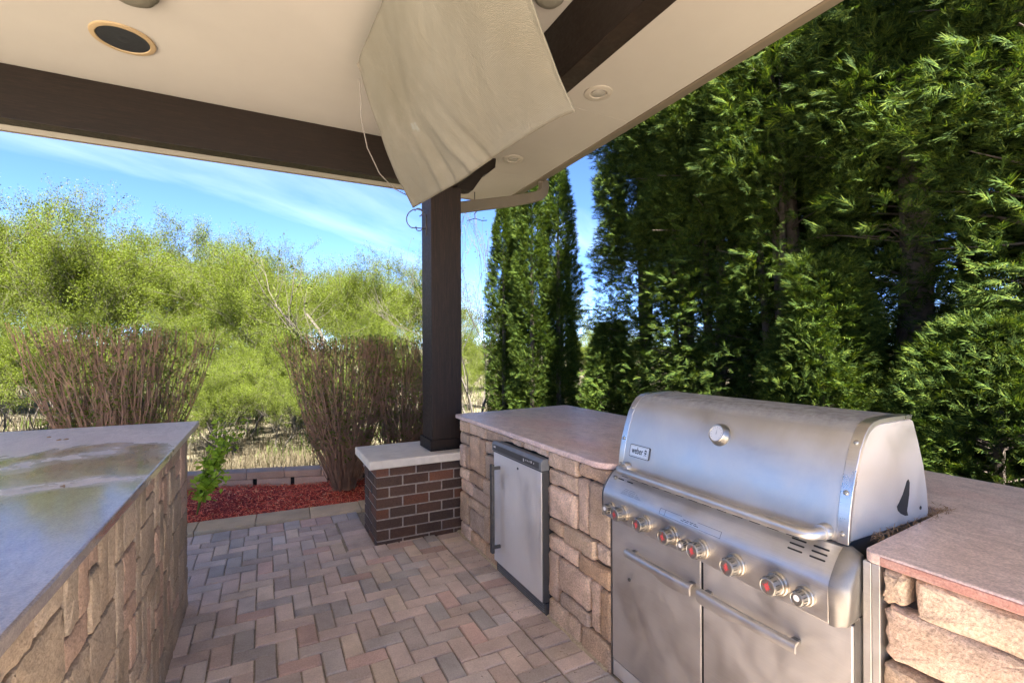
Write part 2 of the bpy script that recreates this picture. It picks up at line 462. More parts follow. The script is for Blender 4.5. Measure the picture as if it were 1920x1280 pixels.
def leafmat(name, cols, trans=0.35, var_scale=0.8, rough=0.6):
    n = N(name)
    r = n.island()
    c = n.ramp(r, [(i / (len(cols) - 1), q) for i, q in enumerate(cols)])
    c = n.mix(1.0, c, n.ramp(n.noise(var_scale, 3, 0.5), [(0.3, 0.75), (0.7, 1.2)]), 'MULTIPLY')
    n.set(c, rough, spec=0.12)
    tr = n.node('ShaderNodeBsdfTranslucent'); n.link(n.mix(1.0, c, (1.25, 1.2, 0.55), 'MULTIPLY'), tr.inputs[0])
    mx = n.node('ShaderNodeMixShader'); mx.inputs[0].default_value = trans
    n.link(n.b.outputs[0], mx.inputs[1]); n.link(tr.outputs[0], mx.inputs[2]); n.link(mx.outputs[0], n.out.inputs[0])
    return n.m
M['cedar'] = leafmat('arborvitae_fronds', [(0.0116, 0.0251, 0.0054), (0.0206, 0.0412, 0.0072), (0.0376, 0.0636, 0.0090), (0.0753, 0.0986, 0.0143)], 0.25, 1.3, 0.85)
M['willow'] = leafmat('spring_leaf', [(0.0520, 0.0768, 0.0072), (0.0672, 0.0960, 0.0088), (0.0824, 0.1104, 0.0120), (0.0896, 0.1088, 0.0176)], 0.42, 0.35)
M['oakleaf'] = leafmat('budding_leaf', [(0.0464, 0.0616, 0.0112), (0.0616, 0.0752, 0.0160), (0.0744, 0.0808, 0.0192)], 0.4, 0.3)
M['budleaf'] = leafmat('shrub_bud_leaf', [(0.0880, 0.1200, 0.0160), (0.1280, 0.1680, 0.0280), (0.1600, 0.1920, 0.0400)], 0.4, 2)
M['rose'] = leafmat('fresh_leaf', [(0.2400, 0.3600, 0.0360), (0.3240, 0.4560, 0.0600)], 0.45, 3)
M['drygrass'] = leafmat('dry_grass', [(0.0688, 0.0552, 0.0344), (0.0816, 0.0664, 0.0440), (0.0592, 0.0472, 0.0296), (0.0752, 0.0664, 0.0432)], 0.25, 0.5, 0.8)
M['greengrass'] = leafmat('green_grass', [(0.0408, 0.0680, 0.0096), (0.0576, 0.0888, 0.0136), (0.0680, 0.0888, 0.0200)], 0.3, 0.5, 0.8)
M['needles'] = leafmat('dead_needles', [(0.26, 0.15, 0.08), (0.36, 0.24, 0.14), (0.20, 0.12, 0.07)], 0.1, 3, 0.9)
M['bark_cedar'] = simple('cedar_bark', (0.065, 0.05, 0.04), 0.95, var=0.4, scale=25, bump=0.9, bscale=60)
M['bark_grey'] = simple('grey_bark', (0.0510, 0.0438, 0.0348), 0.95, var=0.3, scale=12, bump=0.5, bscale=50)
M['stem'] = simple('red_brown_stem', (0.2340, 0.1305, 0.0765), 0.8, var=0.35, scale=9)
def mulchmat():
    n = N('red_mulch')
    c = n.ramp(n.island(), [(0, (0.522, 0.083, 0.051)), (0.4, (0.800, 0.148, 0.087)), (0.8, (0.973, 0.231, 0.137)), (1, (1.043, 0.598, 0.321))])
    return n.set(c, 0.85, spec=0.3)
M['mulch'] = mulchmat()
M['mulch_base'] = simple('red_mulch_base', (0.28, 0.036, 0.026), 0.95, var=0.4, scale=70, bump=1.0, bscale=90)
# ------------------------------------------------------------------ ground
def pj(X, Y, Z):
    s, c = math.sin(TH), math.cos(TH)
    d = X * s + Y * c
    if d < 0.05: return None
    l = X * c - Y * s
    return 960 + 904.4 * l / d, 653.2 - 904.4 * (Z - CAM_H) / d, d

def smooth01(a, b, x):
    t = np.clip((x - a) / (b - a), 0, 1); return t * t * (3 - 2 * t)

def ground_z(x, y):
    x = np.asarray(x, float); y = np.asarray(y, float)
    drop = smooth01(6.0, 13.0, y) * (1 - smooth01(2.2, 4.2, x + np.maximum(0, 9 - y) * 0.0))
    drop = np.maximum(drop, smooth01(9.0, 16.0, y))
    drop = np.maximum(drop, smooth01(-5.0, -12.0, x))
    far = smooth01(40, 140, np.hypot(x, y))
    und = 0.10 * np.sin(x * 0.9 + 1.3) * np.sin(y * 0.7) * smooth01(6.5, 10, np.hypot(x, y))
    return -0.12 - 0.95 * drop + und + 2.5 * far

def build_ground():
    xs = np.concatenate([np.linspace(-900, -40, 14), np.linspace(-36, 36, 97), np.linspace(40, 900, 14)])
    ys = np.concatenate([np.linspace(-900, -20, 12), np.linspace(-17, 45, 84), np.linspace(50, 900, 16)])
    Xg, Yg = np.meshgrid(xs, ys)
    Zg = ground_z(Xg, Yg)
    V = np.stack([Xg.ravel(), Yg.ravel(), Zg.ravel()], 1)
    nx, ny = len(xs), len(ys)
    i, j = np.meshgrid(np.arange(nx - 1), np.arange(ny - 1))
    a = (j * nx + i).ravel()
    F = np.stack([a, a + 1, a + nx + 1, a + nx], 1)
    n = N('ground_soil_and_turf')
    sp = n.node('ShaderNodeSeparateXYZ'); n.link(n.pos(), sp.inputs[0])
    dry = n.ramp(n.noise(3, 5, 0.7), [(0.3, (0.06, 0.054, 0.03)), (0.6, (0.095, 0.08, 0.05)), (0.8, (0.05, 0.06, 0.021))])
    turf = n.ramp(n.noise(5, 5, 0.7), [(0.3, (0.05, 0.08, 0.014)), (0.7, (0.095, 0.135, 0.024))])
    side = n.node('ShaderNodeClamp'); n.link(n.math('MULTIPLY', n.math('SUBTRACT', n.math('ADD', sp.outputs['X'], n.math('MULTIPLY', n.noise(0.6, 3), 2.0)), 5.6), 1.5), side.inputs[0])
    soil = n.ramp(n.noise(12, 5, 0.7), [(0.3, (0.05, 0.038, 0.028)), (0.7, (0.10, 0.075, 0.05))])
    nearby = n.node('ShaderNodeClamp'); n.link(n.math('MULTIPLY', n.math('SUBTRACT', 11.0, sp.outputs['Y']), 0.5), nearby.inputs[0])
    c = n.mix(n.math('MULTIPLY', side.outputs[0], nearby.outputs[0]), dry, turf)
    n.set(c, 0.95, normal=n.bump(n.noise(30, 5, 0.7), 0.8, 0.03))
    o = put('ground', mesh_np('ground', V, F, n.m, True))
    tag(o, kind='structure')
build_ground()

# ------------------------------------------------------------------ patio of pavers
rng = random.Random(11)
pm = MB().box((-1.75, -0.7, -0.14), (1.475, 4.79, -0.0125))
patio = pm.build('patio', M['joint_sand']); tag(patio, kind='structure')

def chamfer_box(w, l, h, c, jit, rg):
    """paver with chamfered top, centred, top at z=0; w along x, l along y"""
    def ring(dx, dy, z): return [[-w/2+dx, -l/2+dy, z], [w/2-dx, -l/2+dy, z], [w/2-dx, l/2-dy, z], [-w/2+dx, l/2-dy, z]]
    v = ring(0, 0, -h) + ring(0, 0, -c) + ring(c, c, 0)
    for k in range(4, 12):
        v[k][0] += rg.uniform(-jit, jit); v[k][1] += rg.uniform(-jit, jit)
        if k >= 8: v[k][2] += rg.uniform(-jit, jit) * 0.3
    f = [(8, 9, 10, 11)]
    for a in (0, 4):
        f += [(a + i, a + (i + 1) % 4, a + 4 + (i + 1) % 4, a + 4 + i) for i in range(4)]
    return v, f

_pv = {}
def paver_mesh(w, l, k):
    key = (round(w, 3), round(l, 3), k)
    if key not in _pv:
        v, f = chamfer_box(w - 0.0065, l - 0.0065, 0.05, 0.0055, 0.0018, random.Random(hash(key) & 0xffff))
        me = bpy.data.meshes.new('paver'); me.from_pydata(v, [], f); me.update(); me.materials.append(M['paver'])
        _pv[key] = me
    return _pv[key]

PITCH = 0.1005
rects = []      # x0,x1,y0,y1
for i in range(-8, 20):
    for j in range(-2, 50):
        r = (i - j) % 4
        if r == 0: q = (i, i + 2, j, j + 1)
        elif r == 3: q = (i, i + 1, j, j + 2)
        else: continue
        x0, x1 = -0.455 + q[0] * PITCH, -0.455 + q[1] * PITCH
        y0, y1 = 0.02 + q[2] * PITCH, 0.02 + q[3] * PITCH
        xm, ym = (x0 + x1) / 2, (y0 + y1) / 2
        if ym < 3.5: x0 = max(x0, -0.46)
        x0 = max(x0, -1.2)
        x1 = min(x1, 1.252)
        y1 = min(y1, 4.555)
        if xm > 0.565: y1 = min(y1, 3.87)
        if y1 > 3.87: x1 = min(x1, 0.562)
        if x1 - x0 < 0.016 or y1 - y0 < 0.016: continue
        rects.append((x0, x1, y0, y1))
for k in range(0, 39):
    y0 = 0.02 + k * PITCH
    if y0 < 3.83: rects.append((1.257, 1.457, y0, min(y0 + PITCH, 3.86)))
for k in range(7):
    y0 = 3.872 + k * PITCH
    if y0 < 4.5: rects.append((0.567, 0.767, y0, min(y0 + PITCH, 4.555)))
x = -1.2
while x < 0.76:
    w = 0.134 + rng.uniform(-0.004, 0.004)
    rects.append((x, min(x + w, 0.77), 4.56, 4.765)); x += w
def paver_rank(q):
    p = pj((q[0]+q[1])/2, (q[2]+q[3])/2, 0)
    if p is None or not (-40 < p[0] < 1960 and p[1] < 1320): return 1e9
    if q[0] < -0.36 and q[3] < 3.5: return p[2] + 2
    if q[1] < -0.42: return 1e9
    return p[2]
rects.sort(key=paver_rank)
far = MB()
for idx, (x0, x1, y0, y1) in enumerate(rects):
    w, l = x1 - x0, y1 - y0
    cx, cy = (x0 + x1) / 2, (y0 + y1) / 2
    dz = rng.uniform(-0.002, 0.002) ; rz = rng.uniform(-0.010, 0.010); rx = rng.uniform(-0.012, 0.012); ry = rng.uniform(-0.012, 0.012)
    if idx < 300 and paver_rank((x0, x1, y0, y1)) < 1e8:
        turn = w > l
        me = paver_mesh(l, w, rng.randrange(3)) if turn else paver_mesh(w, l, rng.randrange(3))
        o = bpy.data.objects.new('paver', me); COL.objects.link(o); o.parent = patio
        o.location = (cx, cy, dz); o.rotation_euler = (rx, ry, rz + (math.pi / 2 if turn else 0))
    else:
        v, f = chamfer_box(w - 0.0065, l - 0.0065, 0.05, 0.0055, 0.0018, rng)
        far.add([(p[0] + cx, p[1] + cy, p[2] + dz) for p in v], f)
o = far.build('paver_field', M['paver_far'], patio); tag(o, kind='stuff')

tm = MB().box((-14.0, -14.0, -0.16), (-1.76, -0.71, -0.012)).box((-1.76, -14.0, -0.16), (3.2, -0.71, -0.012)).box((-14.0, -0.71, -0.16), (-4.6, 6.0, -0.012))  # unseen pale slabs, added to bounce sunlight in under the roof
unseen_bounce_slab = tm.build('unseen_bounce_slab', simple('pale_bounce_slab', (0.62, 0.56, 0.48), 0.9, var=0.12, scale=3)); tag(unseen_bounce_slab, kind='structure')

# ------------------------------------------------------------------ planting bed: edging, mulch, low wall
bed = empty('bed_edging', (0, 4.9, 0), 'row of flat buff concrete edging stones between pavers and red mulch', 'edging')
ex = -1.45
while ex < 2.3:
    w = 0.455 + rng.uniform(-0.01, 0.01)
    def ey(xx): return 4.795 - 0.0465 * (xx + 0.0)
    g = 0.003
    poly = [(ex + g, ey(ex)), (ex + w - g, ey(ex + w)), (ex + w - g + 0.012, ey(ex + w) + 0.272), (ex + g + 0.012, ey(ex) + 0.272)]
    MB().prism(poly, 2, -0.1, 0.018 + rng.uniform(-0.002, 0.002)).build('edging_stone', M['edging'], bed, bevel=0.004)
    ex += w

def wall_line(t):     # front line of the low wall, along x
    return 5.853 - 0.285 * t if t < 0.9 else 5.853 - 0.285 * 0.9 - 0.10 * (t - 0.9)
def mulch_z(x, y):
    return 0.004 + 0.075 * smooth01(5.05, 5.75, y) + 0.012 * np.sin(x * 5.1) * np.sin(y * 6.3)
mb_ = MB()
nx_, ny_ = 70, 26
for j in range(ny_ + 1):
    for i in range(nx_ + 1):
        X = -2.6 + 5.2 * i / nx_
        y0, y1 = 4.795 - 0.0465 * X + 0.25, wall_line(X) + 0.05
        Y = y0 + (y1 - y0) * j / ny_
        mb_.v.append((X, Y, float(mulch_z(X, Y)) - 0.012 + rng.uniform(-0.006, 0.006)))
for j in range(ny_):
    for i in range(nx_):
        a = j * (nx_ + 1) + i
        mb_.f.append((a, a + 1, a + nx_ + 2, a + nx_ + 1))
o = mb_.build('mulch_bed', M['mulch_base'], smooth=True); tag(o, kind='structure')
nr = np.random.default_rng(5)
NCH = 15000
cx = nr.uniform(-1.6, 2.2, NCH); t = nr.random(NCH)
cy0 = 4.795 - 0.0465 * cx + 0.262; cy1 = np.array([wall_line(v) for v in cx]) - 0.01
cy = cy0 + (cy1 - cy0) * t
cz = mulch_z(cx, cy) + nr.uniform(-0.008, 0.012, NCH)
L = nr.gamma(3.0, 0.011, NCH).clip(0.012, 0.09); W = nr.uniform(0.003, 0.009, NCH)
az = nr.uniform(0, 2 * np.pi, NCH); tl = nr.normal(0, 0.32, NCH); rl = nr.normal(0, 0.5, NCH)
dx = np.stack([np.cos(az) * np.cos(tl), np.sin(az) * np.cos(tl), np.sin(tl)], 1)
dy = np.stack([-np.sin(az), np.cos(az), np.zeros(NCH)], 1) * np.cos(rl)[:, None] + np.array([0, 0, 1.0]) * np.sin(rl)[:, None]
C0 = np.stack([cx, cy, cz + 0.004], 1)
curl = nr.normal(0, 0.006, NCH)[:, None] * np.array([0, 0, 1.0])
q = []
for sx in (-1, 0, 1):
    for sy in (-1, 1):
        q.append(C0 + dx * (sx * L / 2)[:, None] + dy * (sy * W / 2 * (0.5 if sx else 1.0))[:, None] + (curl if sx == 0 else 0))
V = np.stack(q, 1).reshape(-1, 3)
b = np.arange(NCH)[:, None] * 6
F = np.concatenate([b + np.array([[0, 2, 3, 1]]), b + np.array([[2, 4, 5, 3]])], 0)
o = put('mulch', mesh_np('mulch', V, F, M['mulch'])); tag(o, 'shredded red wood mulch covering the planting bed', 'mulch', kind='stuff')

rw = empty('retaining_wall', (0, 5.9, 0), 'low wall of reddish concrete landscape blocks behind the mulch', 'wall')
xx = -3.1
k = 0
while xx < 2.6:
    st = 0.365
    def wp(x, d): return (x, wall_line(x) + d)
    for (za, zb_, a, b2, dd) in ((0.150, 0.222, xx + 0.0015, xx + st - 0.0015, 0.0), (-0.15, 0.146, xx + 0.10, xx + st + 0.062, 0.008)):
        if za < 0:   # lower course in two bits with an open slot between
            MB().prism([wp(a, dd), wp(b2, dd), wp(b2, 0.2), wp(a, 0.2)], 2, za, zb_).build('block', M['block'], rw, bevel=0.006)
        else:
            MB().prism([wp(a, dd), wp(b2, dd), wp(b2, 0.215), wp(a, 0.215)], 2, za + rng.uniform(-.001, .001), zb_ + rng.uniform(-0.002, 0.002)).build('block', M['block'], rw, bevel=0.006)
    xx += st
MB().prism([wp(-3.1, 0.06), wp(0.9, 0.06), wp(2.6, 0.06), wp(2.6, 0.19), wp(0.9, 0.19), wp(-3.1, 0.19)], 2, -0.2, 0.144).build('wall_core', M['black'], rw)

# ------------------------------------------------------------------ brick pier
pier = empty('brick_pier', (1.36, 4.1, 0), 'low dark brown brick pier with pale stone cap carrying the post', 'pier')
PX0, PX1, PY0, PY1 = 0.774, 1.95, 3.856, 4.352
MB().box((PX0 + 0.006, PY0 + 0.006, -0.05), (PX1 - 0.006, PY1 - 0.006, 0.612)).build('mortar_core', M['mortar'], pier)
CP = 0.0835; BH = 0.0715; BL = 0.205; MJ = 0.012
def brick(x0, x1, y0, y1, z0, z1):
    e = 0.0015
    m = MB().box((x0 + rng.uniform(-e, e), y0 + rng.uniform(-e, e), z0 + rng.uniform(-e, e)), (x1 + rng.uniform(-e, e), y1 + rng.uniform(-e, e), z1 + rng.uniform(-e, e)))
    return m.build('brick', M['brick'], pier, bevel=0.003, seg=1)
HB = 0.097
for c in range(-0, 8):
    z0 = 0.612 - (c + 1) * CP + 0.006; z1 = z0 + BH
    if z1 < 0: continue
    z0 = max(z0, -0.03)
    # front course
    x = PX0 + (HB + MJ if c % 2 == 0 else 0)
    if c % 2 == 0:
        brick(PX0, PX0 + HB, PY0, PY0 + BL, z0, z1)
    first = c % 2 == 1
    while x < PX1 - 0.02:
        x1 = min(x + BL, PX1)
        brick(x, x1, PY0, PY0 + HB, z0, z1) if not (first and False) else None
        x += BL + MJ
    # left face: header or stretcher continues behind the corner
    y = PY0 + (BL + MJ if c % 2 == 0 else HB + MJ)
    while y < PY1 - 0.02:
        y1 = min(y + BL, PY1)
        brick(PX0, PX0 + HB, y, y1, z0, z1)
        y += BL + MJ
MB().box((PX0 - 0.0015, 4.02, 0.365), (PX0 + 0.05, 4.055, 0.425)).build('outlet_slot', M['black'], pier)
capm = MB().box((0.706, 3.772, 0.612), (2.02, 4.425, 0.68))
capo = capm.build('cap_stone', M['cap'], pier, bevel=0.012, seg=3)

# ------------------------------------------------------------------ timber post
post = empty('timber_post', (1.386, 4.058, 0.68), 'dark stained square timber post standing on the brick pier', 'post')
MB().box((1.251, 3.923, 0.682), (1.522, 4.194, 2.93)).build('shaft', M['timber_post'], post, bevel=0.005)
bt = MB()
for lo, hi in (((1.232, 3.904), (1.541, 3.9225)), ((1.232, 4.1945), (1.541, 4.213)), ((1.232, 3.9225), (1.2505, 4.1945)), ((1.5225, 3.9225), (1.541, 4.1945))):
    bt.box((*lo, 0.6805), (*hi, 0.775))
bt.build('base_trim', M['timber'], post, bevel=0.003)

# ------------------------------------------------------------------ pavilion roof
ZC, ZB = 3.26, 2.93
EX, EY = 2.48, 5.152
RX, RY = -3.4, -1.2
roof = empty('pavilion_roof', (0, 0, ZC), 'flat beige plaster ceiling and overhanging eaves on dark timber beams', 'roof')
def panel(x0, x1, y0, y1):
    MB().box((x0 + 0.0015, y0 + 0.0015, ZC), (x1 - 0.0015, y1 - 0.0015, ZC + 0.02)).build('ceiling_panel', M['plaster'], roof)
panel(RX, 1.42, RY, 4.0)
for a, b2 in ((RY, 0.4), (0.4, 2.861), (2.861, 4.245), (4.245, EY)): panel(1.42, EX, a, b2)
for a, b2 in ((RX, -1.5), (-1.5, 1.42)): panel(a, b2, 4.0, EY)
bx_ = [(RX, ZB), (1.60, ZB), (1.645, 2.94), (1.70, 3.02), (1.752, 3.093), (1.80, 3.12), (1.864, 3.176), (1.872, ZC - 0.002), (RX, ZC - 0.002)]
MB().prism(bx_, 1, 3.946, 4.062).build('beam', M['timber'], roof, bevel=0.004)
MB().box((1.362, RY, ZB + 0.001), (1.478, 3.9455, ZC - 0.001)).build('beam', M['timber'], roof, bevel=0.004)
# eave edges
fm = MB()
fm.box((RX, EY + 0.001, ZC - 0.006), (EX + 0.02, EY + 0.02, ZC + 0.17))
fm.box((EX + 0.001, RY, ZC - 0.006), (EX + 0.02, EY, ZC + 0.17))
fm.build('fascia', M['fascia'], roof)
gp = [(EX + 0.021, ZC + 0.0), (EX + 0.09, ZC + 0.0), (EX + 0.105, ZC + 0.03), (EX + 0.118, ZC + 0.085), (EX + 0.13, ZC + 0.12), (EX + 0.021, ZC + 0.125)]
MB().prism(gp, 1, RY, EY + 0.02).build('gutter', M['gutter'], roof, bevel=0.004)
# roof slopes over the ceiling
r0 = (RX, RY, EX + 0.14, EY + 0.14)
zt, zr = ZC + 0.18, ZC + 1.75
rv = [(r0[0], r0[1], zt), (r0[2], r0[1], zt), (r0[2], r0[3], zt), (r0[0], r0[3], zt), (-0.6, RY, zr), (-0.6, 2.2, zr)]
MB().add(rv, [(0, 1, 4), (1, 2, 5, 4), (2, 3, 5), (3, 0, 4, 5), (0, 3, 2, 1)]).build('roof_slope', M['shingle'], roof)
# downspout elbow from the gutter back to the post
dsp = [(2.575, 4.30, ZC + 0.02), (2.587, 4.30, ZC - 0.03), (2.575, 4.30, 3.165), (2.53, 4.30, 3.115), (2.45, 4.30, 3.085), (2.21, 4.29, 3.01), (1.62, 4.25, 2.86), (1.56, 4.245, 2.83), (1.545, 4.245, 2.77), (1.545, 4.245, 0.72)]
ds = MB()
pts = [Vector(p) for p in dsp]
prev_u = None
hw, hh = 0.030, 0.052
for i, p in enumerate(pts):
    tdir = (pts[min(i + 1, len(pts) - 1)] - pts[max(i - 1, 0)]).normalized()
    side = Vector((0.22, -0.97, 0)).normalized()
    side = (side - tdir * side.dot(tdir)).normalized()
    upv = tdir.cross(side)
    for a, b2 in ((-1, -1), (1, -1), (1, 1), (-1, 1)):
        ds.v.append(tuple(p + side * hw * a + upv * hh * b2))
for i in range(len(pts) - 1):
    for k in range(4):
        ds.f.append((i*4+k, i*4+(k+1) % 4, (i+1)*4+(k+1) % 4, (i+1)*4+k))
ds.f += [(3, 2, 1, 0), tuple(range(len(pts)*4-4, len(pts)*4))]
ds.build('downspout', M['gutter'], roof, bevel=0.008, auto=40)

# ceiling fittings
def downlight(x, y, label):
    t = empty('recessed_light', (x, y, ZC), label, 'ceiling light', 'recessed lights in the right soffit')
    MB().lathe([(0.0, 0.095), (0.006, 0.094), (0.009, 0.085), (0.009, 0.058), (-0.012, 0.050), (-0.012, 0.0499)], (x, y, ZC - 0.0005), (0, 0, -1), 40).build('trim_ring', M['light_trim'], t, auto=30)
    MB().lathe([(0.002, 0.0485), (0.012, 0.044), (0.016, 0.03), (0.018, 0.004)], (x, y, ZC + 0.004), (0, 0, -1), 32).build('lens', M['lens'], t, auto=40)
downlight(2.009, 2.624, 'round recessed light in the soffit nearer the hedge, the larger one in view')
downlight(2.014, 3.889, 'small round recessed light in the soffit near the downspout')
sp_ = empty('ceiling_speaker', (-0.687, 3.345, ZC), 'open round black speaker with tan ring in the beige ceiling', 'speaker')
MB().lathe([(0.0, 0.148), (0.008, 0.146), (0.010, 0.138), (0.010, 0.122), (0.002, 0.118), (0.002, 0.117)], (-0.687, 3.345, ZC - 0.0005), (0, 0, -1), 48).build('mounting_ring', M['trim_ring'], sp_, auto=30)
MB().lathe([(0.006, 0.1185), (0.0065, 0.112), (0.002, 0.105), (0.002, 0.07), (0.006, 0.03), (0.009, 0.008)], (-0.687, 3.345, ZC - 0.0012), (0, 0, -1), 40).build('speaker_cone', M['cone'], sp_, auto=40)
def dome(x, y, label, r, mat):
    t = empty('ceiling_dome', (x, y, ZC), label, 'ceiling fitting')
    MB().lathe([(0.0, r), (0.015, r), (0.03, r * 0.93), (0.045, r * 0.7), (0.05, r * 0.3), (0.051, 0.004)], (x, y, ZC - 0.0005), (0, 0, -1), 36).build('cover', mat, t, auto=40)
    MB().lathe([(0.0, r * 1.08), (0.008, r * 1.08), (0.0085, r * 1.0)], (x, y, ZC - 0.0004), (0, 0, -1), 36).build('rim', mat, t, auto=40)
dome(1.235, 1.99, 'round beige ceiling fitting beside the dark beam at the top edge', 0.075, M['cloth'])
dome(-0.56, 2.86, 'pale round ceiling fitting cut off by the top edge near the speaker', 0.105, M['cloth'])

# ------------------------------------------------------------------ hanging cover
cov = empty('hanging_cover', (0.8, 2.1, ZC), 'large cream woven cloth cover hung over equipment below the ceiling', 'cover')
bot = [(0.887, 3.163, 2.48), (0.955, 2.70, 2.478), (0.985, 2.46, 2.475), (1.019, 2.181, 2.49), (1.035, 1.99, 2.488), (1.07, 1.70, 2.482), (1.100, 1.575, 2.475)]
top = [(0.467, 2.753, 3.12), (0.470, 2.50, 3.12), (0.475, 2.28, 3.12), (0.485, 2.05, 3.12), (0.495, 1.83, 3.12), (0.52, 1.56, 3.11), (0.585, 1.34, 3.09)]
def lerp_list(L, t):
    t = t * (len(L) - 1); i = min(int(t), len(L) - 2); f = t - i
    p0 = Vector(L[max(i-1,0)]); p1 = Vector(L[i]); p2 = Vector(L[i+1]); p3 = Vector(L[min(i+2,len(L)-1)])
    return 0.5 * ((2*p1) + (p2-p0)*f + (2*p0-5*p1+4*p2-p3)*f*f + (3*p1-p0-3*p2+p3)*f**3)
from mathutils import noise as mnoise
cm = MB()
NU, NV = 70, 56
for j in range(NV + 1):
    v = j / NV
    for i in range(NU + 1):
        u = i / NU
        a, b2 = lerp_list(top, u), lerp_list(bot, u)
        p = a.lerp(b2, v)
        nrm = Vector((-0.83, 0.0, -0.55))
        bulge = 0.050 * math.sin(math.pi * v) * (0.5 + 0.5 * math.sin(math.pi * u))
        # folds that open towards the lower corner
        fold = 0.0
        vv = smooth01(0.35, 1.0, v)
        for (uc, wd, am, sl) in ((0.17, 0.022, 0.030, 0.05), (0.25, 0.02, -0.016, 0.02), (0.10, 0.03, 0.016, 0.10), (0.40, 0.02, 0.022, -0.10), (0.475, 0.016, -0.018, -0.07)):
            c0 = uc + sl * (1 - v) * 1.5
            fold += am * math.exp(-((u - c0) / (wd * (0.8 + 0.9 * (1 - v)))) ** 2) * vv
        wr = 0.004 * math.sin(9 * u + 5 * v + 1.0) * math.sin(7 * v + 3 * u) + 0.014 * mnoise.noise(Vector((u * 4.5, v * 2.2, 0.3))) + 0.006 * mnoise.noise(Vector((u * 14 + v * 5, v * 4, 1.3)))
        hem = 0.004 if (v > 0.955 or u > 0.982 or u < 0.014) else 0.0
        p = p + nrm * (bulge + fold * 0.9 + wr + hem)
        cm.v.append(tuple(p))
for j in range(NV):
    for i in range(NU):
        a = j * (NU + 1) + i
        cm.f.append((a, a + 1, a + NU + 2, a + NU + 1))
co = cm.build('front_sheet', M['cloth'], cov, smooth=True)
sm_ = co.modifiers.new('thick', 'SOLIDIFY'); sm_.thickness = 0.004; sm_.offset = 1
# back of the cover and its bracket
bk = MB()
back_top = [(x + 0.12, max(y, 1.75), 3.15) for (x, y, _) in top]
back_bot = [(x - 0.05, max(y, 2.0), z + 0.12) for i_, (x, y, z) in enumerate(bot)]
n_ = 20
for j, (A, B) in enumerate(((top, None), (back_top, None), (back_bot, None))):
    for i in range(n_ + 1):
        p = lerp_list(A, i / n_)
        p = p + (Vector((0.010, 0, 0.004)) if j == 0 else Vector((0, 0, 0)))
        bk.v.append(tuple(p))
for j in range(2):
    for i in range(n_):
        a = j * (n_ + 1) + i
        bk.f.append((a, a + 1, a + n_ + 2, a + n_ + 1))
bk.build('back_sheet', M['cloth'], cov, smooth=True)
MB().tube([(0.82, 2.1, 3.10), (0.95, 2.1, 3.18), (0.95, 2.1, ZC - 0.001)], 0.025, 10).build('mounting_arm', M['dark_plastic'], cov)
MB().add([(0.462, 2.765, 3.118), (0.478, 2.72, 3.122), (0.515, 2.765, 3.03)], [(0, 1, 2)]).build('corner_flap', M['gutter'], cov).modifiers.new('t', 'SOLIDIFY').thickness = 0.003
pm_ = co
crd = [(0.475, 2.77, 3.04), (0.485, 2.80, 2.98), (0.50, 2.86, 2.86), (0.55, 2.95, 2.74), (0.64, 3.04, 2.63), (0.75, 3.12, 2.575), (0.84, 3.15, 2.555)]
o = MB().tube(crd, 0.0035, 6).build('cord', M['cord'], smooth=True)
tag(o, 'thin grey cord hanging along the edge of the cream cover', 'cord')

# iron hooks
def scroll(name, pts, label, extra=None):
    m = MB().tube(pts, [0.005] * (len(pts) - 1) + [0.003], 6)
    if extra:
        for e in extra: m.tube(e, 0.0045, 6)
    o = m.build(name, M['iron'], smooth=True); return tag(o, label, 'hook')
def arc(c, r, a0, a1, n, plane, sq=1.0):
    out = []
    for i in range(n + 1):
        a = R(a0 + (a1 - a0) * i / n); u, v = r * math.cos(a), r * sq * math.sin(a)
        out.append((c[0] + plane[0] * u, c[1] + plane[1] * u, c[2] + v))
    return out
pl = (-0.88, 0.47)
scroll('scroll_hook', [(1.249, 4.05, 2.58)] + arc((1.17, 4.08, 2.66), 0.085, -60, 150, 14, pl, 1.0)[::1], 'grey iron scroll hook on the near side of the post below the cloth',
       [arc((1.19, 4.08, 2.72), 0.035, 20, 260, 9, pl), [(1.249, 4.05, 2.52), (1.247, 4.05, 2.70)], arc((1.19, 4.06, 2.585), 0.03, 180, 380, 7, pl)])
hp = (0.89, -0.456)
scroll('hanging_hook', [(2.06, 4.9, ZC - 0.001), (2.06, 4.9, 3.16)] + arc((2.06, 4.9, 3.10), 0.05, 100, 330, 10, hp) + [(2.06, 4.9, 3.02), (2.065, 4.9, 2.97)], 'small wrought iron hook hanging from the soffit behind the post',
       [arc((2.05, 4.9, 3.11), 0.035, -60, 160, 8, hp), [(1.985, 4.94, 2.945), (2.02, 4.92, 2.955), (2.065, 4.9, 2.97), (2.13, 4.865, 2.945), (2.18, 4.84, 2.948)]])

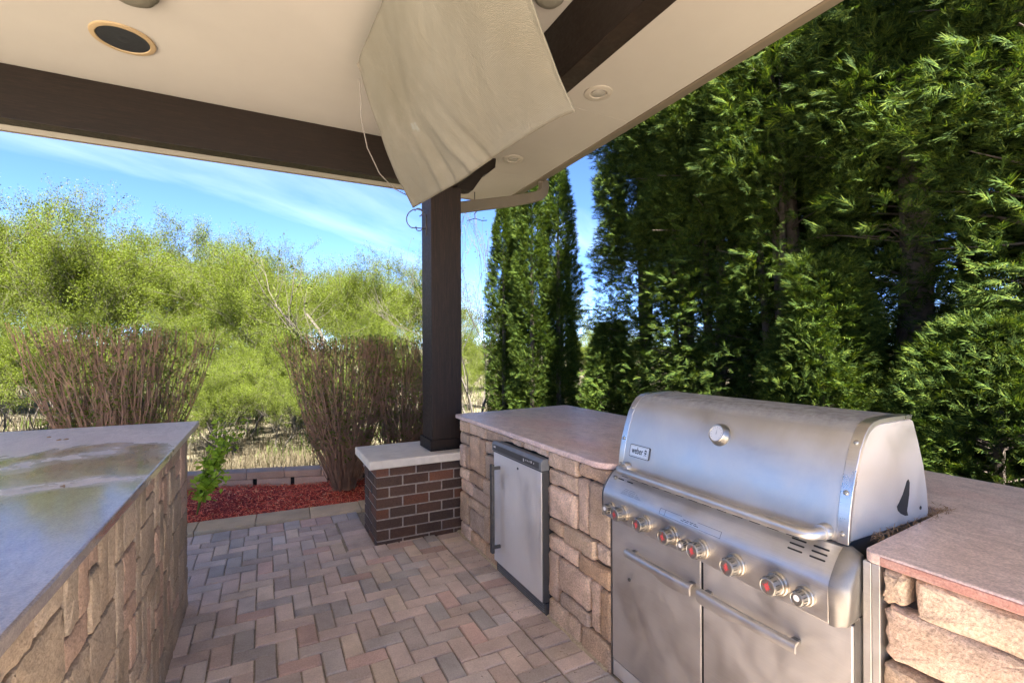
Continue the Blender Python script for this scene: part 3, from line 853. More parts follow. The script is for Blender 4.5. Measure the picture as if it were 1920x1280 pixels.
# ------------------------------------------------------------------ stone facing
def stone(parent, face, sgn, a0, a1, b0, b1, depth, rg, mat, name='stone', gap=0.006, rough=1.0, ch=1.0):
    """one tumbled block on a wall facing x: a is world y, b is world z, sgn the outward x direction"""
    a0 += gap * rg.uniform(0.4, 1.0); a1 -= gap * rg.uniform(0.4, 1.0); b0 += gap * rg.uniform(0.4, 1.0); b1 -= gap * rg.uniform(0.4, 1.0)
    w, h = a1 - a0, b1 - b0
    r = min(0.014, 0.2 * min(w, h)) * rg.uniform(0.7, 1.5)
    per = []
    for (cx, cy, s0) in ((a1 - r, b1 - r, 0), (a0 + r, b1 - r, 90), (a0 + r, b0 + r, 180), (a1 - r, b0 + r, 270)):
        rr = r * rg.uniform(0.75, 1.15)
        for k in range(4):
            an = R(s0 + 30 * k); per.append((cx + rr * math.cos(an), cy + rr * math.sin(an)))
        # points along the side that follows
        nxt = {0: (a0 + r, b1), 90: (a0, b0 + r), 180: (a1 - r, b0), 270: (a1, b1 - r)}[s0]
        p = per[-1]
        ln = math.hypot(nxt[0] - p[0], nxt[1] - p[1])
        for q in range(1, max(1, int(ln / 0.03)) + 1):
            f = q / (max(1, int(ln / 0.03)) + 1); per.append((p[0] + (nxt[0] - p[0]) * f, p[1] + (nxt[1] - p[1]) * f))
    n = len(per)
    am, bm_ = (a0 + a1) / 2, (b0 + b1) / 2
    j1 = [(rg.uniform(-.0032, .0032) * rough, rg.uniform(-.0032, .0032) * rough, rg.uniform(0, .005) * rough) for _ in range(n)]
    v = []
    md = min(w, h) / 2
    for inset, dep, wgt in [(i_ * ch if i_ < 0.1 * 1 and i_ != 0.5 * md else i_, d_ * ch if 0 < d_ < 0.05 else d_, w_) for i_, d_, w_ in ((0.004, depth, 0.5), (0.0, 0.018, 1.0), (0.0025, 0.008, 1.2), (0.007, 0.003, 1.2), (0.012, 0.0, 0.5), (0.5 * md, -0.001, 0.2))]:
        for k, (a, b) in enumerate(per):
            da, db = am - a, bm_ - b
            L_ = math.hypot(da, db)
            ux, uy = (da / L_, db / L_)
            ins = min(inset, L_ * 0.8)
            v.append((face - sgn * (dep + (j1[k][2] * wgt if dep < 0.015 else 0) + (rg.uniform(-.0025, .0025) if dep < 0.005 else 0)), a + ux * ins + j1[k][0] * wgt, b + uy * ins + j1[k][1] * wgt))
    f = []
    for ring in range(5):
        f += [(ring * n + k, ring * n + (k + 1) % n, (ring + 1) * n + (k + 1) % n, (ring + 1) * n + k) for k in range(n)]
    v.append((face + sgn * 0.003, am, bm_))
    f += [(5 * n + k, 5 * n + (k + 1) % n, 6 * n) for k in range(n)]
    return MB().add(v, f).build(name, mat, parent, auto=48)

def slab(parent, name, poly, z0, z1, mat, bevel=0.006):
    return MB().prism(poly, 2, z0, z1).build(name, mat, parent, bevel=bevel, seg=3, auto=35)

# ------------------------------------------------------------------ outdoor kitchen counter (right)
kc = empty('kitchen_counter', (2.0, 1.9, 0), 'long outdoor kitchen counter of tan tumbled stone with pinkish granite top', 'counter')
SF = 1.452
kr = random.Random(4)
STN = [(2.09,2.39,0.86,0.955),(1.822,2.09,0.875,0.955),(2.09,2.39,0.765,0.86),(2.10,2.39,0.575,0.765),(2.00,2.10,0.58,0.87),(1.822,2.00,0.585,0.875),
       (2.23,2.39,0.49,0.575),(1.94,2.23,0.475,0.58),(2.09,2.39,0.385,0.485),(1.822,1.94,0.49,0.582),(1.822,2.09,0.38,0.478),(2.285,2.39,0.115,0.385),
       (1.99,2.285,0.20,0.382),(1.99,2.27,0.115,0.198),(1.905,1.99,0.125,0.378),(1.822,1.905,0.125,0.378),(2.075,2.39,-0.02,0.112),(1.822,2.072,-0.02,0.122),
       (3.60,3.80,0.855,0.955),(3.28,3.60,0.86,0.955),(2.98,3.28,0.865,0.955),(2.69,2.98,0.908,0.955),(2.39,2.69,0.908,0.955),(3.61,3.80,0.755,0.853),
       (3.69,3.80,0.56,0.753),(3.605,3.69,0.56,0.753),(3.395,3.605,0.575,0.858),(3.285,3.395,0.575,0.858),(3.058,3.285,0.765,0.862),(3.058,3.285,0.575,0.763),
       (3.605,3.80,0.47,0.557),(3.33,3.605,0.47,0.572),(3.058,3.33,0.46,0.572),(3.53,3.80,0.36,0.468),(3.21,3.53,0.365,0.466),(3.61,3.80,0.11,0.357),
       (3.315,3.61,0.275,0.362),(3.315,3.61,0.10,0.273),(3.21,3.315,0.10,0.362),(3.28,3.575,-0.02,0.098),(3.058,3.278,-0.02,0.098),(3.577,3.80,-0.02,0.108),(3.058,3.208,0.10,0.457)]
for (a0, a1, b0, b1) in STN:
    stone(kc, SF + kr.uniform(-0.006, 0.006), -1, a0, a1, b0, b1, 0.10, kr, M['stone'])
# right of the grill, nearer the camera
for (a0, a1, b0, b1) in [(0.637,0.701,0.862,0.952),(0.33,0.635,0.845,0.952),(-0.1,0.328,0.85,0.952),(0.40,0.697,0.715,0.858),(0.0,0.398,0.70,0.843),
                         (0.45,0.701,0.555,0.712),(0.12,0.448,0.56,0.70),(0.5,0.70,0.38,0.552),(0.2,0.498,0.39,0.556),(0.42,0.70,0.18,0.377),(0.1,0.418,0.19,0.385),(0.38,0.70,-0.02,0.177)]:
    stone(kc, SF + 0.012 + kr.uniform(-0.008, 0.004), -1, a0, a1, b0, b1, 0.10, kr, M['stone'], gap=0.005, rough=1.3)
wm = MB()
wm.box((SF + 0.032, 1.83, -0.05), (2.55, 2.36, 0.9525)); wm.box((SF + 0.032, 3.06, -0.05), (2.55, 3.80, 0.9525))
wm.box((SF + 0.032, 2.36, 0.908), (2.55, 3.06, 0.9525)); wm.box((2.15, 2.36, -0.05), (2.55, 3.06, 0.908))
wm.box((2.12, 0.70, -0.05), (2.55, 1.83, 0.9525)); wm.box((SF + 0.062, -0.6, -0.05), (2.55, 0.70, 0.9525))
wm.build('wall_core', M['core'], kc)
# far end of the counter, beside the pier
for r_, (b0, b1) in enumerate(((-0.02, 0.2), (0.2, 0.42), (0.42, 0.66))): pass
def rounded(poly, rad, n=6):
    out = []
    m_ = len(poly)
    for i, p in enumerate(poly):
        r_ = rad[i]
        if not r_: out.append(p); continue
        P = Vector(p); A = (Vector(poly[i - 1]) - P).normalized(); B = (Vector(poly[(i + 1) % m_]) - P).normalized()
        half = A.angle(B) / 2; d = r_ / math.tan(half)
        c = P + (A + B).normalized() * (r_ / math.sin(half))
        a0 = math.atan2(*(P + A * d - c).yx); a1 = math.atan2(*(P + B * d - c).yx)
        da = (a1 - a0 + math.pi) % (2 * math.pi) - math.pi
        out += [(c.x + r_ * math.cos(a0 + da * k / n), c.y + r_ * math.sin(a0 + da * k / n)) for k in range(n + 1)]
    return out
p1 = rounded([(1.436, 1.828), (2.06, 1.828), (2.632, 1.828), (2.632, 3.975), (1.436, 3.878)], [0.10, 0, 0, 0.05, 0.03], 7)
slab(kc, 'countertop', p1, 0.9535, 0.985, M['granite'], 0.007)
p2 = rounded([(1.462, -0.55), (2.64, -0.55), (2.64, 1.8265), (2.06, 1.8265), (2.06, 0.79), (1.463, 0.742)], [0, 0, 0, 0, 0.02, 0.03], 6)
slab(kc, 'countertop', p2, 0.9535, 0.985, M['granite'], 0.005)
MB().box((1.4605, -0.54, 0.9545), (1.4665, 0.70, 0.979)).build('worn_edge', M['granite_edge'], kc, bevel=0.0025)
# dry needles caught in the gap behind the grill
nn = 420
pyx = nr.uniform(1.56, 2.075, nn); pyy = 0.752 + nr.random(nn) * 0.032 + (pyx - 1.46) * 0.006; wide = nr.random(nn) < 0.45
pyx[wide] = nr.uniform(1.93, 2.10, wide.sum()); pyy[wide] = nr.uniform(0.765, 0.83, wide.sum())
pz = 0.965 + nr.random(nn) * 0.03
az = nr.uniform(0, 6.28, nn); tl = nr.normal(0.1, 0.5, nn); L = nr.uniform(0.015, 0.05, nn)
d = np.stack([np.cos(az) * np.cos(tl), np.sin(az) * np.cos(tl), np.sin(tl)], 1) * L[:, None] / 2
s_ = np.stack([-np.sin(az), np.cos(az), 0.3 * np.ones(nn)], 1) * 0.0011
c_ = np.stack([pyx, pyy, pz], 1)
V = np.stack([c_ - d - s_, c_ - d + s_, c_ + d], 1).reshape(-1, 3)
o = put('needle_litter', mesh_np('needle_litter', V, np.arange(nn * 3).reshape(-1, 3), M['needles'])); tag(o, 'brown dry needles caught between grill side and granite', 'litter', kind='stuff')

# ------------------------------------------------------------------ bar counter (left)
bc = empty('bar_counter', (-1.0, 1.5, 0), 'raised bar counter with wet dark granite top and brown stone side', 'counter')
BF = -0.420
br = random.Random(9)
cell = 0.0875
ny_, nz_ = int(4.2 / cell), 12
occ = np.zeros((ny_, nz_), bool)
sizes = [(2, 1)] * 5 + [(3, 1)] * 4 + [(1, 2)] * 3 + [(2, 2)] * 3 + [(3, 2)] * 4 + [(1, 3)] * 4 + [(2, 3)] * 3 + [(4, 2)] * 2
for j in range(nz_):
    for i in range(ny_):
        if occ[i, j]: continue
        br.shuffle(sizes)
        for (w, h) in sizes + [(1, 1)]:
            if i + w <= ny_ and j + h <= nz_ and not occ[i:i+w, j:j+h].any():
                occ[i:i+w, j:j+h] = True
                y1 = 3.51 - i * cell; y0 = y1 - w * cell
                z0 = -0.02 + j * cell; z1 = z0 + h * cell
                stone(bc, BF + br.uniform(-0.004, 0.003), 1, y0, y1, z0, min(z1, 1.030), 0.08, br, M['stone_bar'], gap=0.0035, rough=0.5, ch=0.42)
                break
MB().box((-1.3, -0.7, -0.05), (BF - 0.011, 3.50, 1.0305)).build('wall_core', M['crumbs'], bc)
p3 = rounded([(-1.78, -0.75), (-0.388, -0.75), (-0.391, 3.838), (-1.78, 3.896)], [0, 0, 0.012, 0], 4)
slab(bc, 'countertop', p3, 1.0315, 1.066, M['granite_wet'], 0.006)
bits = random.Random(8)
for (x, y) in ((-0.98, 3.36), (-0.955, 3.37), (-1.06, 3.5), (-0.84, 1.62), (-0.62, 2.2)):
    a_ = bits.uniform(0, 3.14); l_ = bits.uniform(0.008, 0.016)
    o = MB().tube([(x, y, 1.0675), (x + l_ * math.cos(a_), y + l_ * math.sin(a_), 1.0695), (x + 2 * l_ * math.cos(a_ + .4), y + 2 * l_ * math.sin(a_ + .4), 1.0675)], [0.002, 0.0045, 0.001], 5).build('leaf_bit', M['needles'])
    tag(o, 'tiny dark bit of leaf litter on the wet bar top', 'litter', 'bits of litter on the bar top')

# loose sand along the foot of the counter and a little litter on the pavers
sd = MB()
sr = random.Random(21)
n_ = 90
prev = None
for k in range(n_ + 1):
    y = 1.84 + (3.84 - 1.84) * k / n_
    w = 0.012 + 0.014 * abs(mnoise.noise(Vector((y * 5, 0, 0)))) + sr.uniform(0, 0.006)
    sd.v += [(1.452 - w, y, 0.0012), (1.446, y, 0.006 + sr.uniform(0, .004)), (1.47, y, 0.010)]
for k in range(n_):
    a = k * 3
    sd.f += [(a, a + 3, a + 4, a + 1), (a + 1, a + 4, a + 5, a + 2)]
M['sand'] = simple('loose_sand', (0.46, 0.39, 0.27), 1.0, var=0.3, scale=90, bump=0.8, bscale=260)
o = sd.build('sand_line', M['sand'], smooth=True); tag(o, 'line of loose tan sand along the foot of the stone counter', 'sand', kind='stuff')
nn = 170
lx = 1.44 - np.abs(nr.normal(0, 0.16, nn)); ly = nr.uniform(1.3, 3.8, nn)
az = nr.uniform(0, 6.28, nn); L = nr.uniform(0.008, 0.03, nn)
d = np.stack([np.cos(az), np.sin(az), nr.normal(0, 0.15, nn)], 1) * L[:, None] / 2
s_ = np.stack([-np.sin(az), np.cos(az), np.zeros(nn)], 1) * nr.uniform(0.0008, 0.002, nn)[:, None]
c_ = np.stack([lx, ly, np.full(nn, 0.0062)], 1)
V = np.stack([c_ - d - s_, c_ - d + s_, c_ + d], 1).reshape(-1, 3)
o = put('needle_scatter', mesh_np('needle_scatter', V, np.arange(nn * 3).reshape(-1, 3), M['drygrass'])); tag(o, 'pale dry needles scattered on the pavers beside the counter', 'litter', kind='stuff')
# ------------------------------------------------------------------ refrigerator
fr = empty('outdoor_refrigerator', (1.75, 2.71, 0), 'small stainless outdoor refrigerator set into the stone counter', 'refrigerator')
FY0, FY1 = 2.372, 3.048
MB().box((1.458, FY0 + 0.004, 0.012), (2.1, FY1 - 0.004, 0.900)).build('cabinet', M['black'], fr)
MB().box((1.414, FY0 + 0.022, 0.078), (1.452, FY1 - 0.004, 0.826)).build('door', M['steel_fridge'], fr, bevel=0.004)
MB().box((1.4165, FY0 + 0.008, 0.080), (1.4575, FY0 + 0.0205, 0.826)).build('door_gasket', M['dark_plastic'], fr)
cs = [(1.402, 0.838), (1.402, 0.886), (1.416, 0.903), (1.457, 0.903), (1.457, 0.838)]
strip = MB().prism(cs, 1, FY0 + 0.004, FY1).build('control_strip', M['strip'], fr, bevel=0.003)
MB().box((1.410, FY0 + 0.01, 0.828), (1.456, FY1 - 0.004, 0.8365)).build('strip_groove', M['dark_plastic'], fr)
wn_ = MB().box((1.4008, FY0 + 0.03, 0.846), (1.4022, FY1 - 0.02, 0.882)).build('display_panel', M['dark_plastic'], strip)
bt = MB()
for (y, w, z, h) in ((2.585, 0.012, 0.862, 0.018), (2.555, 0.008, 0.866, 0.008), (2.535, 0.008, 0.866, 0.008), (2.515, 0.008, 0.866, 0.008), (2.49, 0.014, 0.868, 0.012), (2.46, 0.008, 0.866, 0.008)):
    bt.box((1.4002, y - w / 2, z - h / 2), (1.4009, y + w / 2, z + h / 2))
bt.box((1.4002, 2.985, 0.862), (1.4009, 3.015, 0.874))
bt.build('buttons', M['steel_fridge'], strip)
hd = MB().box((1.345, 2.928, 0.17), (1.366, 2.962, 0.765))
hdl = hd.build('handle', M['iron'], fr, bevel=0.003)
for z in (0.205, 0.735):
    MB().box((1.3655, 2.938, z - 0.011), (1.4145, 2.954, z + 0.011)).build('handle_standoff', M['dark_plastic'], hdl, bevel=0.002)
MB().lathe([(0, 0.008), (0.004, 0.008), (0.0045, 0.006)], (1.4145, 2.684, 0.786), (-1, 0, 0), 16).build('lock', M['dark_plastic'], fr)
tg = MB().box((1.435, FY0 + 0.01, 0.004), (1.457, FY1 - 0.004, 0.072)).build('toe_grille', M['dark_plastic'], fr)
for k in range(4):
    MB().box((1.430, FY0 + 0.03, 0.014 + k * 0.014), (1.4355, FY1 - 0.03, 0.020 + k * 0.014)).build('louvre', M['strip'], tg)

# ------------------------------------------------------------------ gas grill
gg = empty('gas_grill', (1.75, 1.28, 0), 'large stainless steel gas grill with closed lid built into the counter', 'grill')
GX = 1.455
MB().box((1.476, 0.748, 0.0), (2.05, 1.817, 0.862)).build('cabinet', M['steel_dark'], gg)
for (y0, y1) in ((1.293, 1.813), (0.765, 1.281)):
    d_ = MB().box((GX, y0, 0.082), (GX + 0.019, y1, 0.762)).build('door', M['steel_door'], gg, bevel=0.004)
    if y0 > 1:
        hy0, hy1, grip = 1.302, 1.668, (1.302, 1.46)
    else:
        hy0, hy1, grip = 0.899, 1.270, (1.115, 1.270)
    # flat curved bar with a deeper finger lip towards the split between the doors
    hm = MB()
    n_ = 28
    for k in range(n_ + 1):
        y = hy0 + (hy1 - hy0) * k / n_
        lip = 0.016 * float(smooth01(grip[0] - 0.03, grip[0] + 0.02, y) * (1 - smooth01(grip[1] - 0.02, grip[1] + 0.03, y)))
        bowx = 0.006 * math.sin(math.pi * k / n_)
        prof = [(1.428 - bowx, 0.653), (1.418 - bowx, 0.656), (1.409 - bowx, 0.651), (1.404 - bowx, 0.640), (1.404 - bowx, 0.628), (1.408 - bowx, 0.622 - lip), (1.413 - bowx, 0.624 - lip), (1.412 - bowx, 0.640), (1.418 - bowx, 0.647)]
        hm.v += [(x, y, z) for x, z in prof]
    m_ = 9
    for k in range(n_):
        for q in range(m_):
            hm.f.append((k*m_+q, k*m_+(q+1) % m_, (k+1)*m_+(q+1) % m_, (k+1)*m_+q))
    hm.f += [tuple(range(m_)), tuple(range(n_*m_+m_-1, n_*m_-1, -1))]
    h_ = hm.build('door_handle', M['steel'], d_, auto=50)
    for y in (hy0 + 0.022, hy1 - 0.022):
        MB().box((1.4185, y - 0.012, 0.632), (GX + 0.0005, y + 0.012, 0.648)).build('handle_bracket', M['steel_dark'], d_, bevel=0.003)
MB().lathe([(0, 0.007), (0.005, 0.007), (0.0055, 0.004)], (GX, 1.69, 0.50), (-1, 0, 0), 14).build('door_screw', M['dark_plastic'], gg)
MB().box((1.4605, 1.2815, 0.10), (1.474, 1.2925, 0.76)).build('centre_gap', M['black'], gg)
MB().box((1.462, 0.752, 0.002), (1.4755, 1.816, 0.074)).build('kick_plate', M['steel_fridge'], gg)
MB().box((1.4625, 0.7495, 0.078), (1.4755, 0.7635, 0.79)).build('door_frame', M['steel_dark'], gg)
# side filler panels in the counter opening
for (y0, y1) in ((0.703, 0.7235), (0.7245, 0.745)):
    MB().box((1.468, y0, 0.0), (2.0, y1, 0.952)).build('side_trim', M['steel_door'], gg, bevel=0.002)
MB().box((1.458, 1.8185, 0.0), (2.0, 1.8265, 0.95)).build('side_trim', M['steel_dark'], gg)

# control panel
def cp(k):  # curved front profile of the panel
    return [(1.498, 0.775), (1.498, 0.967), (1.474, 0.965), (1.455, 0.9495), (1.437, 0.9285), (1.4195, 0.9025), (1.409, 0.884), (1.4035, 0.868), (1.403, 0.85), (1.404, 0.765), (1.412, 0.762)]
MB().prism(cp(0), 1, 0.80, 1.812).build('control_panel', M['steel'], gg, auto=28, bevel=0.002)
# cast end caps, bulging a little past the panel
for (ya, yb, s) in ((0.750, 0.799, -1), (1.813, 1.824, 1)):
    em = MB()
    rings = ((yb if s < 0 else ya, 0.003), ((ya + yb) / 2 + (0.012 if s < 0 else 0), 0.002), (ya + 0.006 if s < 0 else yb - 0.003, -0.012), (ya if s < 0 else yb, -0.028))
    P = cp(0); cxm, czm = 1.45, 0.87
    nP = len(P)
    for (y, g) in rings:
        for (x, z) in P:
            dx, dz = cxm - x, czm - z; L_ = math.hypot(dx, dz)
            em.v.append((min(x - dx / L_ * g, 1.4985), y, z - dz / L_ * g))
    for q in range(len(rings) - 1):
        for i in range(nP):
            em.f.append((q*nP+i, q*nP+(i+1) % nP, (q+1)*nP+(i+1) % nP, (q+1)*nP+i))
    em.f += [tuple(range(nP)), tuple(range(4*nP-1, 3*nP-1, -1))]
    em.build('end_cap', M['steel_dark'], gg, auto=50)

def panel_pt(s):  # point on the sloping part of the panel between the crease (0) and the top (1), and its normal
    P = [(1.4035, 0.868), (1.409, 0.884), (1.4195, 0.9025), (1.437, 0.9285), (1.455, 0.9495), (1.474, 0.965)]
    t = s * (len(P) - 1); i = min(int(t), len(P) - 2); f = t - i
    (x0, z0), (x1, z1) = P[i], P[i + 1]
    tx, tz = x1 - x0, z1 - z0; L_ = math.hypot(tx, tz)
    return (x0 + tx * f, z0 + tz * f), (tx / L_, tz / L_), (-tz / L_, tx / L_)
def panel_mark(name, y0, y1, s, hgt, mat, lift=0.0006, rounded_=True):
    (x, z), (tx, tz), (nx, nz) = panel_pt(s)
    m = MB()
    h = hgt / 2
    prof = [(y0, -h), (y1, -h), (y1 + (h if rounded_ else 0), 0), (y1, h), (y0, h), (y0 - (h if rounded_ else 0), 0)]
    if not rounded_: prof = [(y0, -h), (y1, -h), (y1, h), (y0, h)]
    n_ = len(prof)
    v = [(x + tx * q + nx * lift, yy, z + tz * q + nz * lift) for yy, q in prof] + [(x + tx * q - nx * 0.0006, yy, z + tz * q - nz * 0.0006) for yy, q in prof]
    m.add(v, [tuple(range(n_)), tuple(range(2*n_-1, n_-1, -1))] + [(i, n_+i, n_+(i+1) % n_, (i+1) % n_) for i in range(n_)])
    return m
slots = []
for k in range(13):
    yc = 1.725 - k * 0.0655
    if yc < 0.93: break
    slots.append((yc - 0.019, yc + 0.019, 0.86))
for yc in (1.735, 1.675): slots.append((yc - 0.017, yc + 0.017, 0.72))
for yc in (0.915, 0.848):
    for s_ in (0.80, 0.68, 0.56): slots.append((yc - 0.021, yc + 0.021, s_))
for (a, b2, s_) in slots:
    panel_mark('slot', a, b2, s_, 0.0055, M['black']).build('vent_slot', M['black'], gg)
# printed notices on the panel
nt_ = MB()
for i_, s_ in enumerate((0.30, 0.345, 0.39, 0.435, 0.48)):
    for (a, b2) in ((1.57 + 0.01 * i_, 1.61), (1.615, 1.655), (1.66, 1.70 - 0.004 * i_)):
        m = panel_mark('n', a, b2, s_, 0.0009, None, 0.0004, False); nt_.add(m.v, m.f)
for (a, b2, s_, h) in ((1.165, 1.455, 0.10, 0.0010), (1.165, 1.27, 0.335, 0.0010), (1.345, 1.455, 0.335, 0.0010)):
    m = panel_mark('n', a, b2, s_, h, None, 0.0004, False); nt_.add(m.v, m.f)
for yy in (1.165, 1.427, 1.455):
    for q in range(5):
        m = panel_mark('n', yy - 0.0006, yy + 0.0006, 0.12 + q * 0.047, 0.0055, None, 0.00042, False); nt_.add(m.v, m.f)
for (ln, s_) in (((1.335, 1.322, 1.318, 1.306, 1.302, 1.285, 1.281, 1.272), 0.245), ((1.345, 1.33, 1.325, 1.31, 1.30, 1.29, 1.284, 1.262), 0.19)):
    for k in range(0, 8, 2):
        m = panel_mark('n', ln[k+1], ln[k], s_, 0.0022, None, 0.0004, False); nt_.add(m.v, m.f)
nt_.build('printed_notice', M['ink'], gg)
# push button
(x, z), (tx, tz), (nx_2, nz_2) = panel_pt(0.70)
MB().lathe([(0, 0.010), (0.004, 0.010), (0.0045, 0.0075), (0.012, 0.007), (0.0125, 0.005)], (x, 1.772, z), (nx_2, 0, nz_2), 18).build('igniter_button', M['knob'], gg, auto=40)

# knobs
def burner_mark(cx, cy, cz, s, rg):
    """red star-burst mark on a knob face, facing -x"""
    v = [(cx, cy, cz)]; n_ = 16
    for k in range(n_):
        a = 2 * math.pi * k / n_ + 0.2
        r_ = s * (0.95 if k % 4 == 0 else 0.62 if k % 2 == 0 else 0.34) * rg.uniform(0.8, 1.15)
        v.append((cx, cy + r_ * math.cos(a) * 0.75, cz + r_ * math.sin(a)))
    return MB().add(v, [(0, 1 + k, 1 + (k + 1) % n_) for k in range(n_)])
kg = random.Random(3)
KZ = 0.815
for (y, big) in ((1.745, 0), (1.668, 1), (1.528, 1), (1.382, 1), (1.302, 0), (1.240, 1), (1.096, 1), (0.949, 1), (0.864, 0)):
    x0 = 1.4035
    r_ = 0.0275 if big else 0.0205
    rb = 0.036 if big else 0.0285
    ln = 0.054 if big else 0.046
    small_mid = (y == 1.302)
    zz_ = KZ - (0.006 if small_mid else 0.0)
    if small_mid: r_, rb = 0.0175, 0.0195
    ko = MB().lathe([(0.006, r_ * 1.14), (0.018, r_ * 1.13), (0.020, r_ * 1.02), (ln - 0.006, r_), (ln - 0.001, r_ * 0.94), (ln, r_ * 0.86), (ln - 0.0015, r_ * 0.80), (ln - 0.0015, 0.001)], (x0, y, zz_), (-1, 0, 0), 28)
    ko = ko.build('knob', M['knob'], gg, auto=35)
    MB().lathe([(-0.001, rb), (0.008, rb), (0.0105, rb * 0.93), (0.0105, rb * 0.80), (0.004, rb * 0.78)], (x0, y, zz_), (-1, 0, 0), 32).build('bezel', M['brass'], ko, auto=35)
    gr = MB()
    for k in range(14):
        a = 2 * math.pi * k / 14
        c = (x0 - (ln - 0.014), y + r_ * 1.0 * math.cos(a), zz_ + r_ * 1.0 * math.sin(a))
        gr.box((c[0] - 0.008, c[1] - 0.0012, c[2] - 0.0012), (c[0] + 0.008, c[1] + 0.0012, c[2] + 0.0012))
    gr.build('grip_ribs', M['dark_plastic'], ko)
    if big:
        burner_mark(x0 - (ln - 0.0010), y, zz_, r_ * 0.86, kg).build('burner_symbol', M['red'], ko)
    else:
        MB().lathe([(0, r_ * 0.45), (0.0003, r_ * 0.38), (0.0003, r_ * 0.30)], (x0 - (ln - 0.0013), y, zz_ + r_ * 0.15), (-1, 0, 0), 16).build('printed_symbol', M['white'], ko)

# lid
LP = [(1.487, 0.972), (1.4885, 1.0), (1.496, 1.055), (1.509, 1.115), (1.527, 1.175), (1.550, 1.235), (1.574, 1.275), (1.596, 1.298), (1.622, 1.312), (1.66, 1.3185), (1.73, 1.3205), (1.80, 1.3205), (1.846, 1.319)]
LR = [(1.862, 1.312), (1.90, 1.235), (1.935, 1.15), (1.956, 1.06), (1.962, 1.0), (1.962, 0.972)]
prof = LP + LR
lid = MB().prism(prof, 1, 0.824, 1.766).build('lid', M['lid'], gg, auto=24)
def inset(P, d):
    cx_, cz_ = 1.72, 1.10
    return [(x + (cx_ - x) / math.hypot(cx_ - x, cz_ - z) * d, z + (cz_ - z) / math.hypot(cx_ - x, cz_ - z) * d) for x, z in P]
for (a, b2) in ((0.790, 0.8235), (1.7665, 1.800)):
    outer = inset(LP, -0.0035)
    band = outer + inset(LP, 0.012)[::-1]
    MB().prism(band, 1, a, b2).build('lid_trim', M['chrome'], lid, auto=24, bevel=0.0015)
for (a, b2) in ((0.792, 0.8225), (1.7675, 1.798)):
    MB().prism(inset(prof, 0.0125), 1, a, b2).build('lid_side', M['steel_door'], lid, auto=24, bevel=0.003)
# front face normal helper
def lid_pt(z):
    for (x0, z0), (x1, z1) in zip(LP[:-1], LP[1:]):
        if z0 <= z <= z1:
            f = (z - z0) / (z1 - z0); L_ = math.hypot(x1 - x0, z1 - z0)
            return x0 + (x1 - x0) * f, (-(z1 - z0) / L_, (x1 - x0) / L_)
for yy in (0.807, 1.783):
    for z in (1.0, 1.115, 1.255):
        x, (nx3, nz3) = lid_pt(z)
        MB().lathe([(-0.001, 0.0075), (0.003, 0.007), (0.005, 0.0045), (0.0055, 0.001)], (x + nx3 * 0.0035, yy, z + nz3 * 0.0035), (nx3, 0, nz3), 14).build('rivet', M['knob'], lid, auto=50)
# openings in the side plate
tear = [(1.813, 1.114), (1.822, 1.118), (1.829, 1.108), (1.826, 1.07), (1.818, 1.04), (1.812, 1.02), (1.818, 1.004), (1.80, 1.006), (1.775, 1.016), (1.758, 1.028), (1.752, 1.042), (1.765, 1.052), (1.788, 1.075)]
MB().prism(tear, 1, 0.7908, 0.7925).build('rotisserie_notch', M['black'], lid)
MB().lathe([(0, 0.006), (0.001, 0.006)], (1.898, 0.7918, 1.016), (0, -1, 0), 14).build('side_hole', M['black'], lid)
# handle
hz, hxo = 0.992, 1.418
hp_ = [(1.4875, 1.735, hz), (1.455, 1.735, hz - 0.002), (1.432, 1.729, hz - 0.003), (1.421, 1.716, hz - 0.003), (hxo, 1.695, hz - 0.003), (hxo, 1.3, hz - 0.003), (hxo, 0.895, hz - 0.003), (1.421, 0.875, hz - 0.003), (1.432, 0.862, hz - 0.003), (1.455, 0.855, hz - 0.002), (1.4875, 0.855, hz)]
lh = MB().tube(hp_, 0.0168, 20).build('lid_handle', M['steel'], lid, auto=40)
for yy in (1.735, 0.855):
    MB().lathe([(-0.001, 0.024), (0.020, 0.0235), (0.024, 0.0215), (0.0245, 0.0175)], (1.4885, yy, hz), (-1, 0, 0), 26).build('handle_collar', M['steel'], lid, auto=35)
# thermometer
tz = 1.208
tx_, (nx3, nz3) = lid_pt(tz)
to = (tx_, 1.270, tz)
th_ = MB().lathe([(-0.004, 0.043), (0.004, 0.043), (0.010, 0.0405), (0.020, 0.036), (0.0245, 0.0345), (0.027, 0.0325), (0.0265, 0.030), (0.0245, 0.029)], to, (nx3, 0, nz3), 40).build('thermometer', M['knob'], gg, auto=35)
MB().lathe([(0.020, 0.0288), (0.0246, 0.0286), (0.0247, 0.001)], to, (nx3, 0, nz3), 36).build('dial', M['steel_fridge'], th_)
def on_lid(y, z_off, lift, org=to, n_=(nx3, nz3)):
    # local axes of the lid surface: along y, and up along the surface
    ux, uz = -n_[1] * -1, n_[0] * -1
    return (org[0] + n_[0] * lift + n_[1] * z_off, y, org[2] + n_[1] * lift - n_[0] * z_off)
tk = MB()
for k in range(11):
    a = R(-130 + 26 * k); 
    c, s_ = math.sin(a), math.cos(a)
    for r_a, r_b in ((0.021, 0.025),):
        p0 = (-c * r_a, s_ * r_a); p1 = (-c * r_b, s_ * r_b); w_ = (s_ * 0.0006, c * 0.0006)
        q = [(p0[0]-w_[0], p0[1]-w_[1]), (p1[0]-w_[0], p1[1]-w_[1]), (p1[0]+w_[0], p1[1]+w_[1]), (p0[0]+w_[0], p0[1]+w_[1])]
        tk.add([on_lid(to[1] + yy, zz2, 0.0251) for yy, zz2 in q], [(0, 1, 2, 3)])
q = [(0.0012, -0.004), (-0.0012, -0.004), (-0.0002, 0.017), (0.0002, 0.017)]
